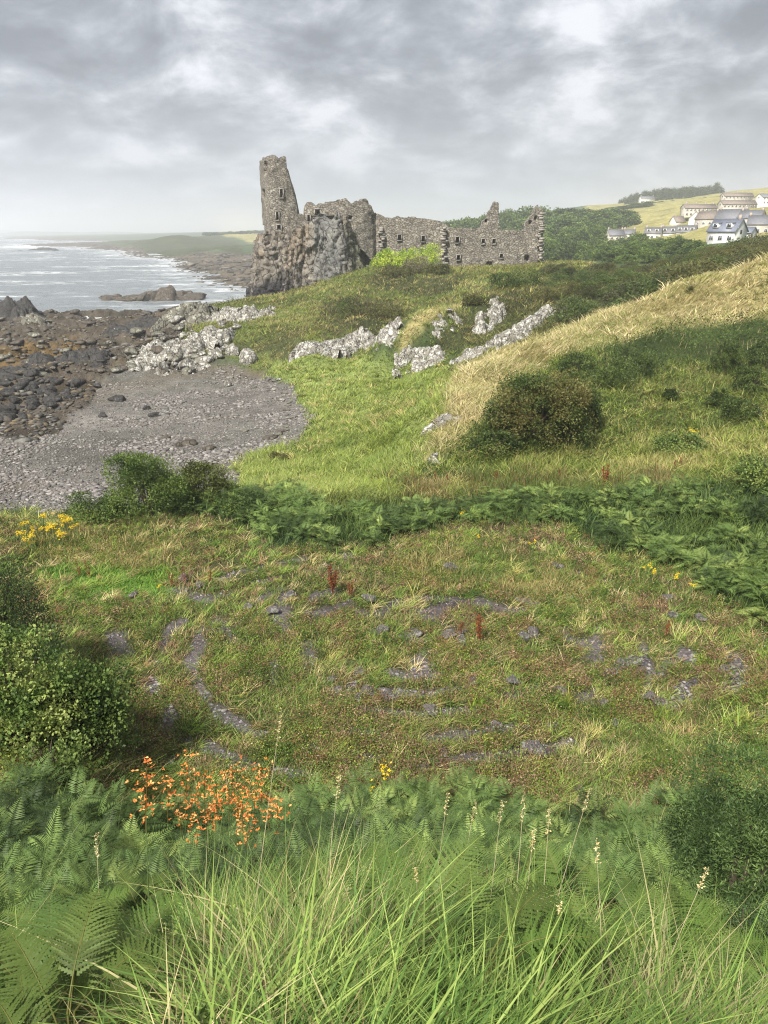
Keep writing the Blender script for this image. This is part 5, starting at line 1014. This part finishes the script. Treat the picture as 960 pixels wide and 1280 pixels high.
for i, (px, b, D, w, h, l) in enumerate([(760, 520, 41, 3.2, 1.8, 'dark scrub bush on the hill face next to the big bush'), (790, 480, 44, 3, 1.6, 'bramble hump high on the hill face, left of the straw patch'), (905, 475, 46, 2.0, 2.0, 'dark round bush top right of the straw patch'), (938, 505, 42, 2.2, 1.5, 'dark bush at the far right of the hill face'), (895, 520, 40, 1.2, .9, 'small dark bush right of the straw patch'),
        (925, 535, 38, 2.0, 1.2, 'low dark bush right below the round hill bush'), (848, 575, 33.5, 2.4, 1.0, 'low olive bush below the straw patch'), (835, 512, 40, .7, .6, 'tiny round bush inside the straw patch'), (960, 600, 27, 2.6, 1.1, 'grassy bush mound at the right edge above the bracken'), (955, 470, 47, 2.5, 1.6, 'dark bush against the right edge under the blond crest'), (720, 480, 43.5, 2.5, 1.4, 'dark bramble hump just under the blond crest')]):
    shrub(px, b, D, w, h, 5200, .09, G_DK if i != 6 and i != 8 else G_LT, l, 40 + i, nl=6, sn=4, clump=.6)
for i, (px, b, D, w, h, pal, l) in enumerate([(455, 408, 90, 6.0, 2.6, G_BR, 'dark brown thorn bush above the long low outcrop'), (440, 400, 92, 4.5, 2.2, G_DK, 'dark bush left of the brown thorn on the castle slope'), (485, 400, 90, 5, 1.8, G_BR, 'low brown bush right of the thorn on the castle slope'),
        (490, 334, 125, 4.6, 3.2, G_YL, 'bright lime green shrub at the left of the curtain wall'), (508, 334, 125, 4.2, 3.4, G_YL, 'bright lime green shrub in the middle of the wall foot row'), (532, 334, 124, 5.2, 4.0, G_YL, 'tallest bright lime green shrub against the curtain wall'), (478, 330, 126, 3.5, 2.6, G_YL, 'small lime green shrub by the crag end'), (520, 345, 121, 5, 2.2, [(.12, .12, .09), (.16, .15, .11), (.2, .19, .15)], 'pale bare twiggy shrub in front of the lime shrubs'),
        (500, 352, 119, 6, 1.6, G_BR, 'low dark scrub line below the lime shrubs'), (545, 346, 119, 5, 1.5, G_BR, 'low dark scrub right of the bare twiggy shrub'), (590, 412, 79, 2.2, 1.0, G_BR, 'brown bush on the face of the round green knoll'), (630, 385, 83, 4, 1.8, G_DK, 'dark bush on top of the round green knoll'), (655, 375, 85, 5, 2.0, G_DK, 'spreading dark bush right of the knoll top'),
        (345, 562, 44, .9, .5, G_BR, 'small brown tussock at the beach edge'), (357, 572, 43, .7, .4, G_BR, 'second smaller tussock by the beach edge'), (520, 500, 41, 1.0, .6, G_BR, 'dark tussock left of the blond mound ridge'), (800, 345, 62, .9, .6, G_BR, 'small dark bush on the blond grass crest'), (862, 372, 59, .5, .4, G_BR, 'tiny dark bush on the blond slope')]):
    shrub(px, b, D, w, h, 3800 if D > 50 else 2500, max(.05, .0017 * D), pal, l, 70 + i, nl=6, sn=4, clump=w * .2, group=None)
# wind pruned scrub behind the ridge
sp = []
for k in range(4):
    rr = np.random.default_rng(200 + k); lb = lobes(rr, 9, 5, 4.4, 3.0, .3, .5, .2); V, Fq, c = foliage(rr, 5200, lb, .15, (G_DK, G_DK, G_BR, [(.03, .04, .02), (.05, .06, .03), (.09, .10, .05)])[k], 1.6, clump=.8); V[:, 0] += .5 * V[:, 2]
    root = empty('thorn_scrub', (0, 0, 0)); mesh_np('foliage', V, Fq, c, LEAF, False, root); stems(rr, 2.4, 1.5, 6, .06).build('stems', BARK, root, col=False); sp.append(root)
gt = np.array([(690, 350), (740, 338), (800, 318), (850, 306), (900, 296), (960, 284)], float)
gb = np.array([(690, 412), (740, 390), (800, 366), (850, 350), (900, 336), (960, 318)], float)
for k in range(74):
    px = 672 + 305 * ((k * .618) % 1); D = R.uniform(70, 108) ; u = (D - 70) / 38; x0 = on(px, 350, D)
    top = np.interp(px, gt[:, 0], gt[:, 1]) + (1 - u) * 22 + R.uniform(-3, 5); az, t = ray(px, top); zt = EYE + D * t; h = float(np.clip(zt - x0.z, 1.4, 4.2)); w = h * R.uniform(1.1, 1.8) + 1
    put(sp[R.integers(4)], x0, (w / 5, w / 5, h / 3.0), R.uniform(-.4, .4), 'wind pruned dark thorn bush in the thicket behind the blond ridge', 'shrub', 'thorn thicket behind the ridge')

# ------------------------------------------------------------------ flowers, docks, stalks
def stalk_path(base, tip, bow, n_=8):
    base, tip = np.array(base), np.array(tip); r = []
    for k in range(n_ + 1):
        t = k / n_; p = base * (1 - t) + tip * t; p = p + np.array([0, 0, 1]) * bow * math.sin(math.pi * t) * .5 * (1 if True else 0); r.append(p)
    return np.array(r)
def spot(px, row, D): return W(P(px, row, D))
def spray(rng, path, n_, size, pal, t0=.6, per=4, rad=.02):
    mb = MB(); m = len(path) - 1; i0 = int(t0 * m); tp = [path[k] for k in range(i0, m + 1)] ; T_, Tq = tube(tp, [size * .12] * len(tp), 3); mb.add(T_, Tq, np.array(pal[0]) * np.array([.25, .5, .5]))
    for k in range(n_):
        t = t0 + (1 - t0) * (k + rng.random()) / n_; f = min(t, .999) * m; i = int(f); c = path[i] * (1 - f + i) + path[i + 1] * (f - i) + rng.normal(size=3) * rad
        col = np.array(pal[rng.integers(len(pal))]) * rng.uniform(.85, 1.15)
        for j in range(per):
            a = rng.normal(size=3); a[2] = abs(a[2]) * .6; a /= np.linalg.norm(a); b = np.cross(a, rng.normal(size=3)); b /= np.linalg.norm(b); s = size * rng.uniform(.7, 1.2)
            mb.add(np.array([c, c + a * s * .6 + b * s * .22, c + a * s, c + a * s * .6 - b * s * .22]), np.array([(0, 1, 2, 3)]), col)
    return mb
STEMG = m_plain('green_stem', (.10, .15, .05), .7, .2, .2, 8); STRAWM = m_plain('dry_straw', (.42, .36, .22), .8, .2, .2, 8); DOCKM = m_plain('dock_stem', (.16, .06, .035), .8, .2, .2, 8)
ro = np.random.default_rng(9)
def rel(mb, b):
    mb.V = [v - np.array(b) for v in mb.V]; return mb
def stalk_thing(name, px, row, D, foot, stemm, r, head, headname, label, cat, bow=.05, group=None):
    tip = spot(px, row, D); fx, fd = foot; az, t = ray(px + fx, 1100); Dd = D + fd; base = Vector((Dd * math.sin(az), Dd * math.cos(az), 0)); base.z = gz(base.x, base.y)
    path = stalk_path(base - Vector((0, 0, .03)), tip, bow); root = empty(name, base); V, Fq = tube(path, [r * (1 - .7 * k / 8) for k in range(9)], 5); mb = MB(); mb.add(V, Fq, .3); rel(mb, base).build('stem', stemm, root, col=False)
    hb_ = head(path); rel(hb_, base).build(headname, PETAL, root); return tag(root, label, cat, group)
ORG = [(.62, .20, .06), (.68, .27, .09), (.52, .15, .05), (.70, .34, .15)]
for px, row, q in [(235, 944, 0), (255, 968, 0), (210, 971, 0), (181, 992, 0), (291, 955, 0), (298, 990, 0), (320, 982, 0), (346, 1000, 0), (303, 1005, 0), (326, 955, 0), (225, 998, 0), (262, 1003, 0), (250, 1020, 0), (336, 1004, 0), (183, 958, 0), (287, 985, 0), (240, 985, 0), (270, 990, 0), (312, 1030, 0)]:
    stalk_thing('montbretia', px, row, ro.uniform(3.7, 4.4), (ro.uniform(-25, 5), ro.uniform(-.3, .1)), STEMG, .003, lambda p: spray(ro, p, 22, .021, ORG, .86, 4, .036), 'flower_spray', 'arching orange montbretia flower spray above the bank grass', 'flower', .22, 'orange montbretia in the near bank')
YEL = [(.72, .56, .03), (.62, .46, .03)]
stalk_thing('ragwort', 481, 957, 4.6, (0, -.2), STEMG, .004, lambda p: spray(ro, p, 16, .02, YEL, .95, 5, .022), 'flower_head', 'single bright yellow ragwort head at the near bank edge', 'flower')
stalk_thing('ragwort', 463, 980, 4.5, (6, -.2), STEMG, .003, lambda p: spray(ro, p, 5, .015, YEL, .96, 4, .014), 'flower_head', 'tiny yellow bloom left below the bright ragwort head', 'flower')
rgp = []
for k in range(3):
    root = empty('ragwort', (0, 0, 0))
    for j in range(6):
        a = ro.uniform(0, 6.3); tip = np.array([math.cos(a) * .2, math.sin(a) * .2, ro.uniform(.5, .8)]); p_ = stalk_path((0, 0, -.05), tip, 0); V, Fq = tube(p_, [.008] * 9, 4); sb = MB(); sb.add(V, Fq, .3); sb.build('stem', STEMG, root, col=False)
        spray(ro, p_, 9, .045, YEL, .93, 4, .035).build('flower_head', PETAL, root)
    rgp.append(root)
for px, row, lab in [(20, 628, 0), (28, 622, 0), (36, 619, 0), (44, 618, 0), (52, 616, 0), (60, 617, 0), (68, 618, 0), (76, 622, 0), (84, 626, 0), (32, 628, 0), (48, 626, 0), (58, 628, 0), (70, 629, 0), (90, 630, 0), (40, 634, 0), (62, 636, 0), (25, 636, 0), (80, 634, 0)]:
    put(rgp[ro.integers(3)], on(px, row, 24.5 + ro.uniform(-1, 1)), ro.uniform(.55, .9), ro.uniform(0, 6), 'yellow ragwort plant in the dense patch left of the tall bush', 'flower', 'ragwort patch by the tall bush')
for px, row, s, lab in [(810, 722, .7, 'yellow ragwort standing at the bracken edge, right of the labyrinth'), (848, 728, .55, 'small ragwort just right of the bracken edge ragwort'), (862, 736, .5, 'ragwort lowest of the right hand group'), (665, 682, .5, 'small ragwort at the far rim of the straw grass'), (600, 672, .4, 'tiny ragwort in front of the bracken belt'), (580, 645, .5, 'pale ragwort inside the bracken belt'), (865, 545, .8, 'yellow bloom on the low scrub of the hill foot'), (202, 735, .35, 'tiny yellow flower near the bright lawn patch')]:
    p = hit(px, row + 8, 10); put(rgp[ro.integers(3)], p, s, ro.uniform(0, 6), lab, 'flower')
# docks
def dock(px, row, s, lab, grp=None, n_=4):
    p = hit(px, row, 10.5); root = empty('dock_plant', p); hb_ = MB(); sb = MB()
    for j in range(n_):
        a = ro.uniform(0, 6.3); tip = np.array([math.cos(a) * .12, math.sin(a) * .12, ro.uniform(.6, 1.0)]) * s; p_ = stalk_path((0, 0, -.05), tip, 0); V, Fq = tube(p_, [.01 * s] * 9, 4); sb.add(V, Fq, .3)
        q = spray(ro, p_, 34, .06 * s, [(.16, .045, .02), (.22, .07, .03), (.12, .04, .02)], .3, 3, .035 * s)
        hb_.V += q.V; hb_.C += q.C; hb_.F.setdefault(4, []).extend([f + hb_.n for f in q.F[4]]); hb_.n += q.n
    sb.build('stem', DOCKM, root, col=False); hb_.build('seed_spike', PETAL, root); return tag(root, lab, 'dock plant', grp)
dock(416, 745, .9, 'tall rust red dock standing alone left of the gravel rings', n_=6); dock(438, 748, .55, 'smaller dock right beside the tall rust red dock'); dock(600, 808, .85, 'rust red dock in the middle of the labyrinth', n_=3); dock(755, 610, .9, 'rusty dock clump on the rim of the bracken belt', n_=7)
for px, row in [(100, 722), (112, 724), (215, 735), (232, 732), (262, 730), (700, 600), (560, 606), (545, 606), (620, 604), (515, 600), (640, 608), (850, 585), (840, 590), (190, 480), (575, 800), (830, 800)]:
    if row > 500: dock(px, row, .55, 'small rusty dock spike among the grasses', 'small rusty docks', 2)
# tall dry grass stalks
SD = [(.5, .43, .28), (.42, .34, .2), (.6, .54, .4)]
for px, row, D, fx, lab in [(352, 886, 2.9, -60, 'tallest dry grass stalk leaning right above the orange flowers'), (424, 968, 3.2, -30, 'thin dry stalk leaning between the flowers and the ragwort'), (655, 994, 2.7, -8, 'tall pale stalk with a heavy drooping head, centre right'), (687, 1012, 2.7, -3, 'straight upright seed stalk right of the drooping one'), (667, 1038, 2.8, -10, 'shorter seed stalk between the two tall pale ones'), (628, 1000, 2.9, -20, 'bent seed stalk left of the tall pale stalks'),
        (738, 985, 3.2, -60, 'long fine stalk slanting right over the bracken'), (745, 1050, 2.6, 40, 'fine stalk bowing left over the right hand grass'), (560, 990, 3.2, -25, 'thin straw stalk left of the pale seed group'), (595, 1002, 3.3, -35, 'thin straw stalk just right of the slender left one'), (885, 1085, 2.7, -60, 'arched straw stem over the dark hollow at right'), (700, 1130, 2.4, 10, 'short seed stalk in the centre of the bank grass'), (120, 1040, 3.0, -20, 'dry stalk rising from the left hand bracken'), (520, 1085, 2.8, 10, 'dry stalk in the middle of the bank grass')]:
    stalk_thing('grass_stalk', px, row, D, (fx, -.1), STRAWM, .0028, lambda p: spray(ro, p, 24, .010, SD, .88, 3, .004), 'seed_head', lab, 'grass stalk', .06)
# broad leaved iris tufts
def tuft(px, row, n_, h, w, pal, lab):
    p = hit(px, row, 10.5); B = np.zeros((n_, 3)); B[:, :2] = ro.normal(size=(n_, 2)) * .09; col = np.array(pal)[ro.integers(0, len(pal), n_)] * ro.uniform(.8, 1.2, (n_, 1))
    V, q, t, c = blades(B, ro.uniform(.6, 1, n_) * h, np.full(n_, w), ro.uniform(0, 6.3, n_), ro.uniform(.1, .5, n_), ro.uniform(.1, .5, n_), col, 4); o = mesh_np('leaf_tuft', V, [q, t], c, GRASS); o.location = p; tag(o, lab, 'leaf tuft')
IR = [(.2, .27, .05), (.3, .33, .07), (.13, .2, .045)]
tuft(708, 888, 34, .55, .035, IR, 'yellow green sword leaved tuft low in the labyrinth, right of centre'); tuft(832, 902, 30, .5, .035, IR, 'yellow green sword leaved tuft near the gorse'); tuft(925, 905, 26, .5, .035, IR, 'sword leaved tuft at the right edge of the labyrinth'); tuft(598, 885, 40, .3, .03, [(.25, .38, .05), (.2, .3, .04)], 'bright lime tuft in the middle of the labyrinth'); tuft(640, 800, 30, .3, .03, IR, 'small lime tuft beside the red dock'); tuft(275, 800, 40, .35, .02, IR, 'dense green tuft in the left rings')
HAZE = .00048; EXPO = 1.35
# ------------------------------------------------------------------ camera, light, sky, haze
cam = bpy.data.cameras.new('camera'); co = bpy.data.objects.new('camera', cam); COL.objects.link(co); scn.camera = co
co.location = (0, 0, EYE); co.rotation_euler = (math.radians(70), 0, 0)
cam.sensor_fit = 'VERTICAL'; cam.sensor_height = 24; cam.lens = F / 1280 * 24; cam.clip_start = .05; cam.clip_end = 60000
SUN_EL, SUN_AZ = math.radians(50), math.radians(-148)      # azimuth from +Y, towards +X
sl = bpy.data.lights.new('sun', 'SUN'); sl.energy = 3.6; sl.angle = math.radians(9); sl.color = (1, .95, .87)
so = bpy.data.objects.new('sun', sl); COL.objects.link(so)
d = Vector((math.sin(SUN_AZ) * math.cos(SUN_EL), math.cos(SUN_AZ) * math.cos(SUN_EL), math.sin(SUN_EL)))
so.rotation_euler = d.to_track_quat('Z', 'Y').to_euler(); so.location = d * 50 + Vector((0, 0, 60))
w = bpy.data.worlds.new('World'); scn.world = w; w.use_nodes = True; nt = w.node_tree; nt.nodes.clear(); L = nt.links
sky = nt.nodes.new('ShaderNodeTexSky'); sky.sky_type = 'NISHITA'; sky.sun_disc = False; sky.sun_elevation = SUN_EL; sky.sun_rotation = SUN_AZ; sky.dust_density = 3
bg = nt.nodes.new('ShaderNodeBackground'); bg.inputs[1].default_value = .1; out = nt.nodes.new('ShaderNodeOutputWorld'); L.new(bg.outputs[0], out.inputs[0])
tc = nt.nodes.new('ShaderNodeTexCoord'); sx = nt.nodes.new('ShaderNodeSeparateXYZ'); L.new(tc.outputs['Generated'], sx.inputs[0])
def mth(op, a, b=None):
    m = nt.nodes.new('ShaderNodeMath'); m.operation = op
    for i, x in enumerate((a, b)):
        if x is None: continue
        if isinstance(x, (int, float)): m.inputs[i].default_value = x
        else: L.new(x, m.inputs[i])
    return m.outputs[0]
zc = mth('ADD', mth('MAXIMUM', sx.outputs[2], 0.0), .38)
cb = nt.nodes.new('ShaderNodeCombineXYZ'); L.new(mth('DIVIDE', sx.outputs[0], zc), cb.inputs[0]); L.new(mth('DIVIDE', sx.outputs[1], zc), cb.inputs[1])
n1 = noise(nt, 4.0, cb.outputs[0], 9, .6, .25); n2 = noise(nt, 1.5, cb.outputs[0], 3, .5); n3 = noise(nt, 9, cb.outputs[0], 6, .55, .2)
dens = mth('ADD', mth('MULTIPLY', n1.outputs[0], .62), mth('ADD', mth('MULTIPLY', n2.outputs[0], .28), mth('MULTIPLY', n3.outputs[0], .14)))
cl = ramp(nt, dens, [(.41, (3.8, 3.9, 4.15)), (.455, (2.85, 2.97, 3.25)), (.50, (2.03, 2.19, 2.45)), (.55, (1.48, 1.62, 1.86)), (.62, (1.02, 1.13, 1.33))], 'B_SPLINE')
cov = ramp(nt, dens, [(.27, (0, 0, 0)), (.35, (1, 1, 1))])
c = mixc(nt, 'MIX', cov.outputs[0], sky.outputs[0], cl.outputs[0])
hz = ramp(nt, sx.outputs[2], [(0, (1, 1, 1)), (.05, (.6, .6, .6)), (.16, (0, 0, 0))]); hv = nt.nodes.new('ShaderNodeVectorMath'); hv.operation = 'SCALE'; hv.inputs[0].default_value = (.245, .265, .295); hv.inputs['Scale'].default_value = 10; c = mixc(nt, 'MIX', hz.outputs[0], c, hv.outputs[0])
L.new(c, bg.inputs[0])
# haze
mb = MB(); mb.box((0, 0, 40), (18400, 18400, 120)); m, nt, N_, L = mat('haze_air'); pv = N_.new('ShaderNodeVolumePrincipled'); pv.inputs['Density'].default_value = HAZE; pv.inputs['Color'].default_value = (.93, .96, 1, 1); pv.inputs['Anisotropy'].default_value = .2
oo = N_.new('ShaderNodeOutputMaterial'); L.new(pv.outputs[0], oo.inputs['Volume'])
if HAZE > 0:
    hz_ = mb.build('haze', m, col=False); tag(hz_, 'thin pale sea haze in the air', 'haze', kind='stuff')
scn.view_settings.view_transform = 'Standard'; scn.view_settings.look = 'None'; scn.view_settings.exposure = EXPO; scn.view_settings.gamma = 1; scn.view_settings.use_curve_mapping = False
scn.cycles.max_bounces = 6; scn.cycles.diffuse_bounces = 3; scn.cycles.glossy_bounces = 2; scn.cycles.transmission_bounces = 3; scn.cycles.volume_bounces = 1; scn.cycles.transparent_max_bounces = 4
scn.cycles.use_denoising = True
scn.cycles.pixel_filter_type = 'BLACKMAN_HARRIS'; scn.cycles.filter_width = 1.15
scn.cycles.denoising_prefilter = 'NONE'
